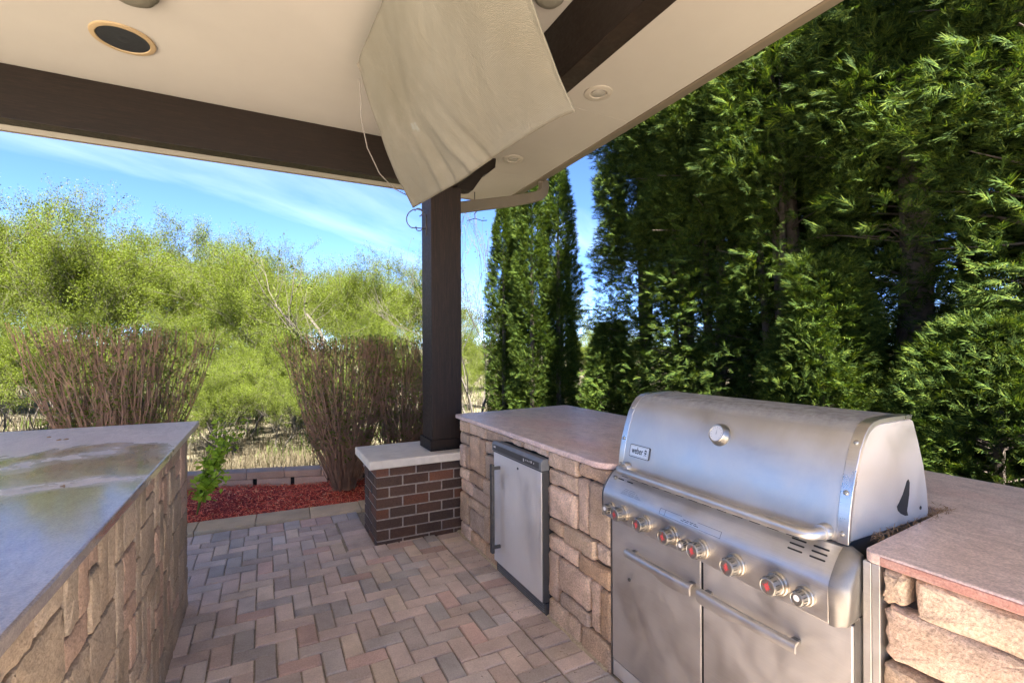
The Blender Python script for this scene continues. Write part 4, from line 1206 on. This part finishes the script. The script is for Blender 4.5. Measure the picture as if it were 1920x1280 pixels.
tk.add([on_lid(to[1] + yy, zz2, 0.0253) for yy, zz2 in q], [(0, 1, 2, 3)])
tk.build('dial_marks', M['strip'], th_)
# badge with lettering
bz = 1.072
bx0, bn = lid_pt(bz)
bo = (bx0, 1.668, bz)
def badge_pt(y, z_off, lift): return on_lid(y, z_off, lift, bo, bn)
def rrect(w, h, r_, n_=5):
    return rounded([(-w/2, -h/2), (w/2, -h/2), (w/2, h/2), (-w/2, h/2)], [r_] * 4, n_)
def badge_solid(w, h, r_, l0, l1, mat, name, par):
    P = rrect(w, h, r_); n_ = len(P); m = MB()
    m.add([badge_pt(bo[1] + a, b, l0) for a, b in P] + [badge_pt(bo[1] + a, b, l1) for a, b in P],
          [tuple(range(n_)), tuple(range(2*n_-1, n_-1, -1))] + [(i, n_+i, n_+(i+1) % n_, (i+1) % n_) for i in range(n_)])
    return m.build(name, mat, par)
bd = badge_solid(0.126, 0.056, 0.007, -0.003, 0.005, M['dark_plastic'], 'badge', gg)
badge_solid(0.119, 0.050, 0.0055, 0.004, 0.0056, M['steel_fridge'], 'badge_plate', bd)
badge_solid(0.1125, 0.0435, 0.004, 0.005, 0.00585, M['ink'], 'badge_outline', bd)
badge_solid(0.1105, 0.0418, 0.0035, 0.0052, 0.00615, M['steel_fridge'], 'badge_face', bd)
fc = bpy.data.curves.new('lettering', 'FONT'); fc.body = 'weber'; fc.size = 0.036; fc.extrude = 0.0003; fc.align_x = 'CENTER'; fc.align_y = 'CENTER'; fc.offset = 0.0004
fo = bpy.data.objects.new('letters', fc); COL.objects.link(fo); fc.materials.append(M['ink'])
yax = Vector((bn[1], 0, -bn[0])); nax = Vector((bn[0], 0, bn[1])); xax = yax.cross(nax)
ctr = Vector(badge_pt(bo[1] + 0.011, 0.0015, 0.0064))
mw = Matrix.Translation(ctr) @ Matrix((( xax.x, yax.x, nax.x, 0), (xax.y, yax.y, nax.y, 0), (xax.z, yax.z, nax.z, 0), (0, 0, 0, 1))) @ Matrix.Diagonal((0.78, 1.12, 1, 1))
bpy.context.view_layer.update()
lme = bpy.data.meshes.new_from_object(fo.evaluated_get(bpy.context.evaluated_depsgraph_get()))
bpy.data.objects.remove(fo); lme.transform(mw)
put('lettering', lme, M['ink'], bd)
km = MB()   # little kettle mark: bowl, lid, two legs
def disc(cy, cz, ry, rz, a0, a1, n_=12):
    P = [(cy + ry * math.cos(R(a0 + (a1 - a0) * k / n_)), cz + rz * math.sin(R(a0 + (a1 - a0) * k / n_))) for k in range(n_ + 1)]
    km.add([badge_pt(bo[1] + a, b, 0.0064) for a, b in P], [tuple(range(len(P)))])
disc(-0.041, 0.0065, 0.0085, 0.008, 8, 172); disc(-0.041, 0.0045, 0.0085, 0.008, 188, 352)
for (a, b, c, d) in ((-0.041, 0.0155, -0.041, 0.018), (-0.038, -0.004, -0.033, -0.013), (-0.044, -0.004, -0.049, -0.013), (-0.0455, -0.009, -0.0365, -0.009)):
    dx, dz = c - a, d - b; L_ = math.hypot(dx, dz); w_ = (-dz / L_ * 0.0008, dx / L_ * 0.0008)
    km.add([badge_pt(bo[1] + p, q, 0.0064) for p, q in ((a - w_[0], b - w_[1]), (c - w_[0], d - w_[1]), (c + w_[0], d + w_[1]), (a + w_[0], b + w_[1]))], [(0, 1, 2, 3)])
km.build('kettle_mark', M['ink'], bd)
# burner box behind the lid base
MB().box((1.50, 0.802, 0.86), (1.99, 1.79, 0.9705)).build('fire_box', M['steel_dark'], gg)
# ------------------------------------------------------------------ vegetation
def merge(tmpl_v, tmpl_f, Rm, T, S=None):
    """copies of a template placed by rotation matrices (k,3,3), positions (k,3), scales (k,)"""
    k = len(T); nv = len(tmpl_v)
    P = np.einsum('kij,vj->kvi', Rm, tmpl_v)
    if S is not None: P = P * S[:, None, None]
    P = P + T[:, None, :]
    F = (np.arange(k)[:, None, None] * nv + tmpl_f[None]).reshape(-1, tmpl_f.shape[1])
    return P.reshape(-1, 3), F

def frames(fwd, roll, g):
    """rotation matrices with x along fwd, z roughly up, rolled"""
    fwd = fwd / np.linalg.norm(fwd, axis=1, keepdims=True)
    up = np.tile(np.array([0, 0, 1.0]), (len(fwd), 1))
    y = np.cross(up, fwd); n = np.linalg.norm(y, axis=1, keepdims=True); n[n < 1e-4] = 1; y = y / n
    z = np.cross(fwd, y)
    c, s = np.cos(roll)[:, None], np.sin(roll)[:, None]
    y2 = y * c + z * s; z2 = -y * s + z * c
    return np.stack([fwd, y2, z2], 2)

def frond_template(rg, n=8, L=1.0):
    """flat feathery spray, slightly drooping, in the xy plane"""
    v = []; f = []
    def leaflet(p, ang, l, w, dz):
        b = len(v); c, s = math.cos(ang), math.sin(ang)
        q = (p[0] + c * l, p[1] + s * l, p[2] + dz)
        o = rg.uniform(0.0, 0.25)
        v.extend([(p[0] + c * l * o - s * w, p[1] + s * l * o + c * w, p[2]), (p[0] + c * l * o + s * w, p[1] + s * l * o - c * w, p[2] + 0.02), q]); f.append((b, b+1, b+2))
    for k in range(n):
        t = (k + 0.5) / n
        x = t * L * 0.78
        for s in (-1, 1):
            l = L * (0.42 * (1 - t) + 0.22) * rg.uniform(0.5, 1.35)
            leaflet((x, s * 0.02, -0.14 * t * t + rg.uniform(-.03, .03)), s * R(rg.uniform(14, 48)), l, 0.025 * L * rg.uniform(0.7, 1.4), rg.uniform(-0.20, 0.03))
    leaflet((0, 0, 0), 0, L * 0.6, 0.03 * L, -0.04); leaflet((L * 0.5, 0, -0.04), rg.uniform(-.2, .2), L * 0.55, 0.024 * L, -0.12)
    return np.array(v), np.array(f)
FT = [frond_template(random.Random(s)) for s in range(6)]

def limbs(segs, sides=4):
    """segs: list of (points, radii) -> V, F"""
    m = MB()
    for p, r in segs: m.tube(p, r, sides, caps=False)
    return m

def cedar_crown(seed, n, h0, h1, rfun, dens, lean=0.0, size=(0.16, 0.30), shell=(0.45, 1.0)):
    g = np.random.default_rng(seed)
    out = []
    P = []; Fw = []
    cnt = 0
    while cnt < n:
        m = n * 2
        z = g.uniform(h0, h1, m); a = g.uniform(0, 2 * np.pi, m)
        keep = g.random(m) < dens(z, a)
        z, a = z[keep], a[keep]
        rr = rfun(z, a) * np.sqrt(g.uniform(shell[0] ** 2, shell[1] ** 2, len(z)))
        p = np.stack([rr * np.cos(a), rr * np.sin(a), z], 1)
        el = g.normal(0.35 + lean, 0.35, len(z))
        aa = a + g.normal(0, 0.55, len(z))
        fw = np.stack([np.cos(aa) * np.cos(el), np.sin(aa) * np.cos(el), np.sin(el)], 1)
        P.append(p); Fw.append(fw); cnt += len(z)
    P = np.concatenate(P)[:n]; Fw = np.concatenate(Fw)[:n]
    Rm = frames(Fw, g.normal(0, 1.0, n), g)
    S = g.uniform(*size, n)
    Vs = []; Fs = []; base = 0
    idx = g.integers(0, len(FT), n)
    for k, (tv, tf) in enumerate(FT):
        s = idx == k
        v, f = merge(tv, tf, Rm[s], P[s], S[s]); Vs.append(v); Fs.append(f + base); base += len(v)
    return np.concatenate(Vs), np.concatenate(Fs)

def place_tree(name, meshes, loc, rz, sc, label, cat, group):
    """meshes: list of (part name, mesh)"""
    t = empty(name, (0, 0, 0), label, cat, group)
    t.location = loc; t.rotation_euler = (0, 0, rz); t.scale = (sc, sc, sc)
    for pn, me in meshes:
        o = bpy.data.objects.new(pn, me); COL.objects.link(o); o.parent = t
    return t

# tall hedge of old arborvitae: green tops, thin in the middle where the trunks show
def hedge_meshes(seed, H, r0, n, trunk_r, low):
    g = random.Random(seed)
    ph = [g.uniform(0, 6.28) for _ in range(4)]
    def rfun(z, a):
        t = z / H
        base = r0 * np.where(t < 0.35, 0.80 + 0.35 * t, 0.92) * np.clip(1.28 - t, 0.12, 1) ** 0.55
        return base * (1 + 0.16 * np.sin(2 * a + ph[0] + z * 1.7) + 0.13 * np.sin(3 * a + ph[1] - z * 2.9) + 0.10 * np.sin(z * 6 + ph[2]))
    def dens(z, a):
        d = np.where(z > 3.3, 1.0, np.where(z > 2.7, 0.55 + 0.45 * (z - 2.7) / 0.6, 0.55))
        d = np.where(z < 1.5, low, d)
        clump = 0.55 + 0.45 * np.sin(2 * a + z * 3.1 + ph[3]) * np.sin(3 * a - z * 2.3 + ph[0])
        return d * np.where(z > 3.3, 0.6 + 0.4 * clump, clump) * np.where(z > 6.4, 0.22, 1.0)
    V, F = cedar_crown(seed, n, 0.25, H, rfun, dens, -0.15, (0.075, 0.20), (0.35, 1.0))
    crown = mesh_np('crown', V, F, M['cedar'])
    segs = []
    bend = [(0, 0, -0.3), (g.uniform(-.04, .04), g.uniform(-.04, .04), 1.0), (g.uniform(-.1, .1), g.uniform(-.1, .1), 2.4), (g.uniform(-.12, .12), g.uniform(-.12, .12), 4.2), (0, 0, H * 0.93)]
    segs.append((bend, [trunk_r * 1.25, trunk_r, trunk_r * 0.85, trunk_r * 0.6, 0.015]))
    for k in range(3):
        a = g.uniform(0, 6.28); z0 = g.uniform(0.2, 1.2); d = g.uniform(0.12, 0.3)
        segs.append(([(0, 0, z0), (math.cos(a) * d * .6, math.sin(a) * d * .6, z0 + 0.8), (math.cos(a) * d, math.sin(a) * d, z0 + 2.2), (math.cos(a) * d * 1.2, math.sin(a) * d * 1.2, H * 0.7)], [trunk_r * .6, trunk_r * .55, trunk_r * .42, 0.015]))
    for k in range(150):
        z0 = g.uniform(0.4, H * 0.85); a = g.uniform(0, 6.28); l = r0 * g.uniform(0.45, 0.95)
        e = g.uniform(-0.15, 0.45)
        c, s = math.cos(a), math.sin(a); j = g.uniform(-.15, .15)
        segs.append(([(0, 0, z0), (c * l * .5 - s * j * .4, s * l * .5 + c * j * .4, z0 + l * e * .7), (c * l - s * j, s * l + c * j, z0 + l * e)], [0.013, 0.008, 0.003]))
    m = limbs(segs, 5).mesh('trunk'); m.materials.append(M['bark_cedar']); m.polygons.foreach_set('use_smooth', [True] * len(m.polygons))
    return [('trunk', m), ('crown', crown)]
HED = [hedge_meshes(101, 9.2, 0.95, 22500, 0.085, 0.55), hedge_meshes(102, 8.6, 0.9, 22500, 0.07, 0.75), hedge_meshes(103, 9.5, 1.0, 22500, 0.14, 0.40)]
hedge_spots = [(5.30, 5.80, 1, 0.95, 0.3, 'tall arborvitae at the open end of the hedge, beside the sky gap'),
               (5.30, 4.95, 0, 1.0, 2.1, 'tall arborvitae second from the open end of the hedge'),
               (5.15, 4.25, 1, 1.04, 4.0, 'tall arborvitae with slim dark trunk behind the left of the grill lid'),
               (5.20, 3.40, 0, 1.02, 1.2, 'tall arborvitae with twin trunks behind the middle of the grill'),
               (5.25, 2.24, 2, 1.0, 5.2, 'tall arborvitae with thick bare trunk behind the right of the grill'),
               (5.05, 1.25, 0, 0.98, 3.3, 'tall dark arborvitae at the right edge of the picture'),
               (5.2, 0.25, 1, 1.0, 0.9, 'tall arborvitae of the hedge just past the right edge'),
               (5.1, -0.8, 2, 1.0, 2.0, 'unseen arborvitae level with the camera, added to shade the hedge'),  # out of view, added to keep sun off the row
               (5.2, -1.9, 0, 1.0, 4.4, 'unseen arborvitae behind the camera, added to shade the hedge')]  # also unseen, added for the shade it throws along the hedge
for (x, y, k, sc, rz, lab) in hedge_spots:
    place_tree('arborvitae_tree', HED[k], (x, y, -0.12), rz, sc, lab, 'tree', 'tall arborvitae hedge')

for i_, (x, y, k) in enumerate([(6.7, 5.2, 2), (6.8, 4.3, 0), (6.6, 3.4, 1), (6.8, 2.4, 2), (6.7, 1.4, 1), (6.8, 0.4, 0)]):
    place_tree('back_row_arborvitae', HED[k], (x, y, -0.12), 1.7 * i_, 0.86, 'dark arborvitae of a second row behind the tall hedge', 'tree', 'second row behind the hedge')

# low bushy ones in front of the hedge
def bush_meshes(seed, H, r0, n):
    g = random.Random(seed); ph = [g.uniform(0, 6.28) for _ in range(3)]
    def rfun(z, a):
        t = z / H
        return r0 * np.clip(1.12 - t, 0.04, 1) ** 0.55 * (1 + 0.12 * np.sin(3 * a + ph[0] + z * 3) + 0.10 * np.sin(z * 7 + ph[1] + a))
    V, F = cedar_crown(seed, n, 0.1, H, rfun, lambda z, a: 0.65 + 0.35 * np.sin(4 * a + z * 5 + ph[2]), 0.25, (0.07, 0.15), (0.45, 1.0))
    crown = mesh_np('crown', V, F, M['cedar'])
    segs = [([(0, 0, -0.2), (0.02, 0.0, H * .5), (0, 0, H * 0.92)], [0.05, 0.035, 0.008])]
    for k in range(60):
        z0 = g.uniform(0.2, H * 0.85); a = g.uniform(0, 6.28); l = r0 * g.uniform(0.4, 0.8) * (1.1 - z0 / H)
        segs.append(([(0, 0, z0), (math.cos(a) * l, math.sin(a) * l, z0 + l * 0.4)], [0.012, 0.003]))
    m = limbs(segs, 4).mesh('trunk'); m.materials.append(M['bark_cedar'])
    return [('trunk', m), ('crown', crown)]
BUS = [bush_meshes(201, 2.35, 0.60, 10000), bush_meshes(202, 1.8, 0.75, 10000)]
for (x, y, k, sc, rz, lab) in [(4.35, 2.52, 0, 1.02, 0.4, 'bushy young arborvitae with pointed top in front of the hedge'),
                               (4.15, 1.30, 1, 1.0, 2.4, 'low spreading arborvitae behind the granite at the right edge'),
                               (4.80, 6.0, 0, 0.86, 3.9, 'low green arborvitae at the foot of the open hedge end')]:
    place_tree('young_arborvitae', BUS[k], (x, y, -0.12), rz, sc, lab, 'tree', 'young arborvitae in front of the hedge')

# slim columnar ones beyond the counter
def column_meshes(seed, H, r0, n):
    g = random.Random(seed); ph = [g.uniform(0, 6.28) for _ in range(3)]
    def rfun(z, a):
        t = z / H
        return r0 * np.clip((1.02 - t) * 2.1, 0.05, 1) ** 0.6 * (0.88 + 0.12 * np.clip(t * 5, 0, 1)) * (1 + 0.10 * np.sin(3 * a + ph[0] + z * 3.3) + 0.09 * np.sin(z * 8 + ph[1] + 2 * a))
    V, F = cedar_crown(seed, n, 0.05, H, rfun, lambda z, a: 0.62 + 0.38 * np.sin(3 * a + z * 5 + ph[2]), 0.35, (0.09, 0.18), (0.35, 1.0))
    crown = mesh_np('crown', V, F, M['cedar'])
    m = limbs([([(0, 0, -0.3), (0, 0, H * .5), (0, 0, H * 0.97)], [0.06, 0.04, 0.006])], 6).mesh('trunk'); m.materials.append(M['bark_cedar'])
    return [('trunk', m), ('crown', crown)]
COLM = [column_meshes(301, 5.4, 0.44, 9000), column_meshes(302, 5.0, 0.40, 8500)]
for (x, y, k, sc, lab) in [(4.50, 9.15, 0, 0.86, 'slim columnar arborvitae nearest the post, the shorter one with a rounded top'),
                           (4.68, 8.25, 1, 1.02, 'slim columnar arborvitae in the middle of the row beyond the counter'),
                           (5.16, 8.05, 0, 0.98, 'slim columnar arborvitae with loose tall tip beside the blue sky gap'),
                           (4.95, 9.4, 1, 0.96, 'slim columnar arborvitae half hidden behind its two nearer neighbours'),
                           (6.05, 9.3, 1, 0.78, 'short columnar arborvitae in the gap before the tall hedge')]:
    place_tree('columnar_arborvitae', COLM[k], (x, y, -0.15), rng.uniform(0, 6), sc, lab, 'tree', 'columnar arborvitae beyond the counter')

# ------------------------------------------------------------------ broadleaf trees
def grow(g, segs, tips, p, d, L, r, depth, spread, up, nseg=4, twig=0.35):
    pts = [tuple(p)]; rad = [r]
    d = d.normalized(); q = Vector(p)
    for k in range(nseg):
        d = (d + Vector((g.gauss(0, .16), g.gauss(0, .16), g.gauss(0, .12) + up * 0.10))).normalized()
        q = q + d * (L / nseg); pts.append(tuple(q)); rad.append(max(0.0035, r * (1 - 0.55 * (k + 1) / nseg)))
        if depth <= 1: tips.append((tuple(q), tuple(d)))
    segs.append((pts, rad))
    if depth == 0: return
    n = g.randint(3, 5) if depth > 1 else g.randint(3, 4)
    for c in range(n):
        t = g.uniform(0.3, 1.0); i = min(int(t * nseg), nseg - 1); f = t * nseg - i
        bp = Vector(pts[i]).lerp(Vector(pts[i + 1]), f)
        ax = Vector((g.gauss(0, 1), g.gauss(0, 1), g.gauss(0, 0.4))).normalized()
        nd = (d * (1 - spread) + ax * spread + Vector((0, 0, up * 0.3))).normalized()
        grow(g, segs, tips, bp, nd, L * g.uniform(0.5, 0.75), max(0.004, rad[i] * g.uniform(0.45, 0.65)), depth - 1, spread, up, 3 if depth > 1 else 3)

def leaf_cloud(seed, tips, per, jitter, size, mat):
    g = np.random.default_rng(seed)
    T = np.array([t[0] for t in tips]); n = len(T) * per
    P = np.repeat(T, per, 0) + g.normal(0, jitter, (n, 3))
    fw = g.normal(0, 1, (n, 3)); fw[:, 2] *= 0.6
    Rm = frames(fw + 1e-5, g.uniform(-1.2, 1.2, n), g)
    tv = np.array([(0, 0, 0), (0.45, 0.30, 0.05), (1, 0, -0.05), (0.45, -0.30, 0.05)])
    V, F = merge(tv, np.array([[0, 1, 2, 3]]), Rm, P, g.uniform(size * 0.6, size * 1.3, n))
    return mesh_np('crown', V, F, mat)

def broadleaf(seed, H, stems, depth, spread, up, per, jit, size, mat, bare=False, r=0.06, lean=0.35):
    g = random.Random(seed); segs = []; tips = []
    for s in range(stems):
        a = g.uniform(0, 6.28); le = g.uniform(0.1, lean)
        d = Vector((math.cos(a) * le, math.sin(a) * le, 1))
        grow(g, segs, tips, Vector((math.cos(a) * 0.08 * (stems > 1), math.sin(a) * 0.08 * (stems > 1), -0.2)), d, H * g.uniform(0.5, 0.62), r * g.uniform(0.7, 1.1), depth, spread, up, 6)
    w = limbs(segs, 4).mesh('trunk'); w.materials.append(M['bark_grey'])
    parts = [('trunk', w)]
    if per: parts.append(('crown', leaf_cloud(seed, tips, per, jit, size, mat)))
    return parts
WIL = [broadleaf(401, 7.0, 4, 4, 0.42, 0.35, 25, 0.085, 0.046, M['willow'], r=0.055),
       broadleaf(402, 6.5, 5, 4, 0.45, 0.30, 25, 0.085, 0.046, M['willow'], r=0.05),
       broadleaf(403, 7.5, 3, 4, 0.40, 0.40, 25, 0.085, 0.046, M['willow'], r=0.06)]
OAK = [broadleaf(411, 12.5, 1, 4, 0.50, 0.30, 5, 0.28, 0.17, M['oakleaf'], r=0.17, lean=0.15),
       broadleaf(412, 11.5, 2, 4, 0.48, 0.32, 4, 0.28, 0.17, M['willow'], r=0.15, lean=0.25)]
BARE = broadleaf(421, 5.6, 4, 3, 0.30, 0.55, 1, 0.06, 0.05, M['oakleaf'], r=0.035, lean=0.4)

def at(u, d):
    l = (u - 960) / 904.4
    return d * (math.sin(TH) + l * math.cos(TH)), d * (math.cos(TH) - l * math.sin(TH))
tr = random.Random(77)
def gz(x, y): return float(ground_z(x, y))
# nearer thicket, left to centre
near = [(-70, 18, 0, 1.15), (30, 20, 2, 1.10), (120, 17, 1, 1.05), (205, 21, 0, 1.20), (290, 18, 2, 0.92), (350, 23, 1, 1.12), (425, 20, 0, 0.92),
        (500, 17, 1, 0.80), (560, 25, 2, 1.0), (640, 22, 0, 0.92), (725, 26, 1, 1.0), (-170, 21, 1, 1.1), (90, 27, 1, 1.28), (250, 28, 2, 1.28), (470, 29, 0, 1.2), (690, 31, 2, 1.08), (780, 30, 0, 1.0), (580, 33, 1, 1.2)]
for (u, d, k, sc) in near:
    x, y = at(u, d)
    place_tree('thicket_tree', WIL[k], (x, y, gz(x, y)), tr.uniform(0, 6.28), sc, 'thin many-stemmed tree with lime green spring leaves in the thicket beyond the low wall', 'tree', 'thicket of spring-green trees')
for (u, d, k, sc) in [(-20, 13, 1, .55), (90, 14.5, 0, .52), (390, 12.2, 1, .42), (455, 14.5, 2, .46), (320, 15, 0, .55), (545, 15.5, 1, .48), (600, 14, 0, .40), (690, 17, 2, .46), (750, 16, 1, .42), (805, 18, 0, .44), (880, 20, 1, .38), (920, 23, 2, .38), (868, 27, 0, .55), (905, 30, 1, .55), (940, 28, 2, .55), (1095, 25, 0, .46), (1120, 27, 1, .5), (1075, 29, 2, .55), (180, 16, 1, .55), (250, 15, 2, .45), (420, 11.0, 0, .34), (510, 11.8, 2, .34), (660, 12.5, 1, .36), (350, 12.5, 2, .40), (480, 18, 1, .6), (620, 19, 2, .6), (40, 17, 2, .62), (740, 21, 0, .6)]:
    x, y = at(u, d)
    place_tree('low_thicket_bush', WIL[k], (x, y, gz(x, y) - 0.25), tr.uniform(0, 6.28), sc, 'low bright green bush at the front of the thicket beyond the low wall', 'bush', 'low bushes before the thicket')
far_t = [(-120, 34, 1, 0.85), (20, 27, 0, 0.92), (110, 38, 1, 0.9), (230, 33, 0, 0.86), (330, 40, 1, 0.86), (400, 46, 0, 1.0), (440, 36, 1, 0.72), (520, 42, 0, 0.80), (575, 50, 1, 0.95), (640, 40, 0, 0.74), (700, 48, 1, 0.85), (750, 44, 0, 0.75), (800, 52, 1, 0.88), (850, 55, 0, 0.72), (890, 60, 1, 0.72), (930, 52, 0, 0.6), (980, 58, 1, 0.75), (1050, 60, 0, 0.8), (1100, 55, 1, 0.7)]
for (u, d, k, sc) in far_t:
    x, y = at(u, d)
    place_tree('woodland_tree', OAK[k], (x, y, gz(x, y)), tr.uniform(0, 6.28), sc, 'tall woodland tree with fresh leaves along the far tree line', 'tree', 'woodland along the far tree line')
for (u, d, k, sc) in [(1180, 26, 1, 0.7), (1330, 24, 0, 0.62), (1480, 22, 1, 0.7), (1650, 20, 0, 0.62), (1850, 18, 1, 0.7)]:
    x, y = at(u, d)
    place_tree('neighbouring_tree', WIL[k], (x, y, gz(x, y)), tr.uniform(0, 6.28), sc * 0.8, 'pale green tree glimpsed through gaps in the tall hedge', 'tree', 'trees glimpsed behind the hedge')
x, y = at(893, 13.5)
place_tree('bare_tree', BARE, (x, y, gz(x, y)), 1.0, 1.0, 'almost leafless young tree between the post and the columnar arborvitae', 'tree', None)
x, y = at(668, 15.5)
place_tree('leaning_tree', broadleaf(431, 7.6, 1, 3, 0.40, 0.3, 2, 0.12, 0.10, M['oakleaf'], r=0.10, lean=0.25), (x, y, gz(x, y)), 2.0, 0.98, 'dark crooked tree with thin upper leaves above the middle shrub', 'tree', None)

# ------------------------------------------------------------------ pruned shrubs in the bed
def shrub(seed, loc, nst, rb, rt, H, label):
    g = random.Random(seed); segs = []; lv = []
    for k in range(nst):
        a = g.uniform(0, 6.28); rr = math.sqrt(g.random())
        b = Vector((math.cos(a) * rb * rr, math.sin(a) * rb * rr * 0.8, -0.03))
        a2 = a + g.gauss(0, .35); r2 = rt * min(1.0, rr * g.uniform(0.8, 1.2))
        top_ = Vector((math.cos(a2) * r2, math.sin(a2) * r2 * 0.62, H * g.uniform(0.94, 1.01)))
        if g.random() < 0.25: top_ = b.lerp(top_, g.uniform(0.55, 0.9))
        mid = b.lerp(top_, 0.5) + Vector((math.cos(a2) * 0.10 * r2 + g.gauss(0, .03), math.sin(a2) * 0.08 * r2 + g.gauss(0, .03), -0.02))
        wob = (g.gauss(0, .022), g.gauss(0, .022), g.uniform(3, 8))
        pts = []
        for i in range(8):
            t = i / 7
            p = b * (1-t)**2 + mid * 2 * t * (1-t) + top_ * t * t
            p += Vector((g.gauss(0, .014), g.gauss(0, .014), 0)) * (t > 0) + Vector((wob[0] * math.sin(t * wob[2]), wob[1] * math.sin(t * wob[2] + 1), 0))
            pts.append(p)
        r0 = g.uniform(0.0038, 0.0072)
        segs.append(([tuple(p) for p in pts], [r0 * (1 - 0.55 * i / 7) for i in range(8)]))
        for q in range(g.randint(4, 8)):
            i = g.randint(2, 6); p0 = pts[i]; d = (pts[i + 1] - pts[i]).normalized()
            l = g.uniform(0.12, 0.36)
            e = p0 + (d + Vector((g.gauss(0, .42), g.gauss(0, .42), 0.15))).normalized() * l
            if e.z > H * 1.01: e = p0.lerp(e, max(0.05, (H - p0.z) / (e.z - p0.z)))
            segs.append(([tuple(p0), tuple(p0.lerp(e, .5) + Vector((g.gauss(0, .01), g.gauss(0, .01), 0))), tuple(e)], [0.0036, 0.0028, 0.0018]))
            for w in range(g.randint(1, 4)): lv.append((tuple(p0.lerp(e, g.uniform(0.3, 1))), (0, 0, 1)))
        for i in range(3, 8):
            if g.random() < 0.5: lv.append((tuple(pts[i]), (0, 0, 1)))
    w = limbs(segs, 3).mesh('stems'); w.materials.append(M['stem'])
    t = empty('pruned_shrub', loc, label, 'shrub', 'flat-topped pruned shrubs')
    for nm, me in (('stems', w), ('leaf_buds', leaf_cloud(seed, lv, 2, 0.012, 0.03, M['budleaf']))):
        o = bpy.data.objects.new(nm, me); COL.objects.link(o); o.parent = t
shrub(501, (0.76, 5.44, 0.07), 170, 0.11, 0.66, 1.62, 'flat-topped bare shrub with fanned brown stems beside the brick pier')
shrub(502, (1.42, 5.50, 0.07), 150, 0.13, 0.66, 1.60, 'flat-topped bare shrub half hidden behind the post')
shrub(503, (-1.18, 5.68, 0.05), 200, 0.16, 0.76, 1.72, 'flat-topped bare shrub rising behind the bar counter')

# leafy plant at the end of the bar counter
g = random.Random(61); segs = []; lv = []
for k in range(9):
    a = g.uniform(-0.7, 1.2); l = g.uniform(0.15, 0.42); h = g.uniform(0.35, 0.92)
    p = [(0, 0, 0), (math.cos(a) * l * .3, math.sin(a) * l * .3, h * .55), (math.cos(a) * l, math.sin(a) * l, h)]
    segs.append((p, [0.005, 0.004, 0.002]))
    for i in range(16):
        t = g.uniform(0.25, 1.0); q = Vector(p[0]) * (1-t)**2 + Vector(p[1]) * 2*t*(1-t) + Vector(p[2]) * t*t
        lv.append((tuple(q), (0, 0, 1)))
w = limbs(segs, 4).mesh('stems'); w.materials.append(M['budleaf'])
t = empty('leafy_plant', (-0.56, 5.25, 0.03), 'fresh bright green leafy plant growing at the end of the bar counter', 'plant')
for nm, me in (('stems', w), ('leaves', leaf_cloud(61, lv, 4, 0.035, 0.062, M['rose']))):
    o = bpy.data.objects.new(nm, me); COL.objects.link(o); o.parent = t

# ------------------------------------------------------------------ grass and reeds
def blades(name, n, area, hgt, wid, mat, label, cat, seed, filt=None):
    g = np.random.default_rng(seed)
    (u0, u1), (d0, d1) = area
    u = g.uniform(u0, u1, n); d = np.exp(g.uniform(math.log(d0), math.log(d1), n))
    l = (u - 960) / 904.4
    x = d * (math.sin(TH) + l * math.cos(TH)); y = d * (math.cos(TH) - l * math.sin(TH))
    if filt is not None:
        k = filt(x, y); x, y, d = x[k], y[k], d[k]
    n = len(x); z = ground_z(x, y)
    h = hgt * g.uniform(0.45, 1.2, n); a = g.uniform(0, 6.28, n); ln = np.abs(g.normal(0, 0.5, n)) * h
    w = wid * g.uniform(0.6, 1.4, n) * np.clip(d / 9, 0.7, 2.0)
    p = np.stack([x, y, z - 0.03], 1); dirv = np.stack([np.cos(a), np.sin(a), np.zeros(n)], 1); sd = np.stack([-np.sin(a), np.cos(a), np.zeros(n)], 1)
    m = p + dirv * (ln * 0.35)[:, None] + np.array([0, 0, 1.0]) * (h * 0.6)[:, None]
    t = p + dirv * ln[:, None] + np.array([0, 0, 1.0]) * (h * np.clip(1 - 0.5 * (ln / h) ** 2, 0.3, 1))[:, None]
    V = np.stack([p - sd * w[:, None], p + sd * w[:, None], m + sd * w[:, None] * .7, m - sd * w[:, None] * .7, t + sd * w[:, None] * .15, t - sd * w[:, None] * .15], 1).reshape(-1, 3)
    b = np.arange(n)[:, None] * 6
    F = np.concatenate([b + np.array([[0, 1, 2, 3]]), b + np.array([[3, 2, 4, 5]])], 0)
    o = put(name, mesh_np(name, V, F, mat)); tag(o, label, cat, kind='stuff')
behind = lambda x, y: (y > np.where(x < 2.6, 6.25 - 0.28 * np.minimum(x, 1.2), 8.6)) & ((x < 4.0) | (y > 9.5))
blades('dry_grass', 36000, ((-150, 1120), (6.0, 40)), 0.34, 0.005, M['drygrass'], 'matted tan dry grass beyond the low wall', 'grass', 8, behind)
blades('green_grass', 12000, ((-150, 1120), (9, 40)), 0.35, 0.006, M['greengrass'], 'fresh green shoots among the dry grass', 'grass', 9, lambda x, y: behind(x, y) & (np.sin(x * 0.8) * np.sin(y * 0.6) > 0.0))
blades('lawn_grass', 16000, ((1150, 2100), (6.3, 24)), 0.12, 0.006, M['greengrass'], 'bright lawn glimpsed through the foot of the hedge', 'grass', 10, lambda x, y: x > 5.8)
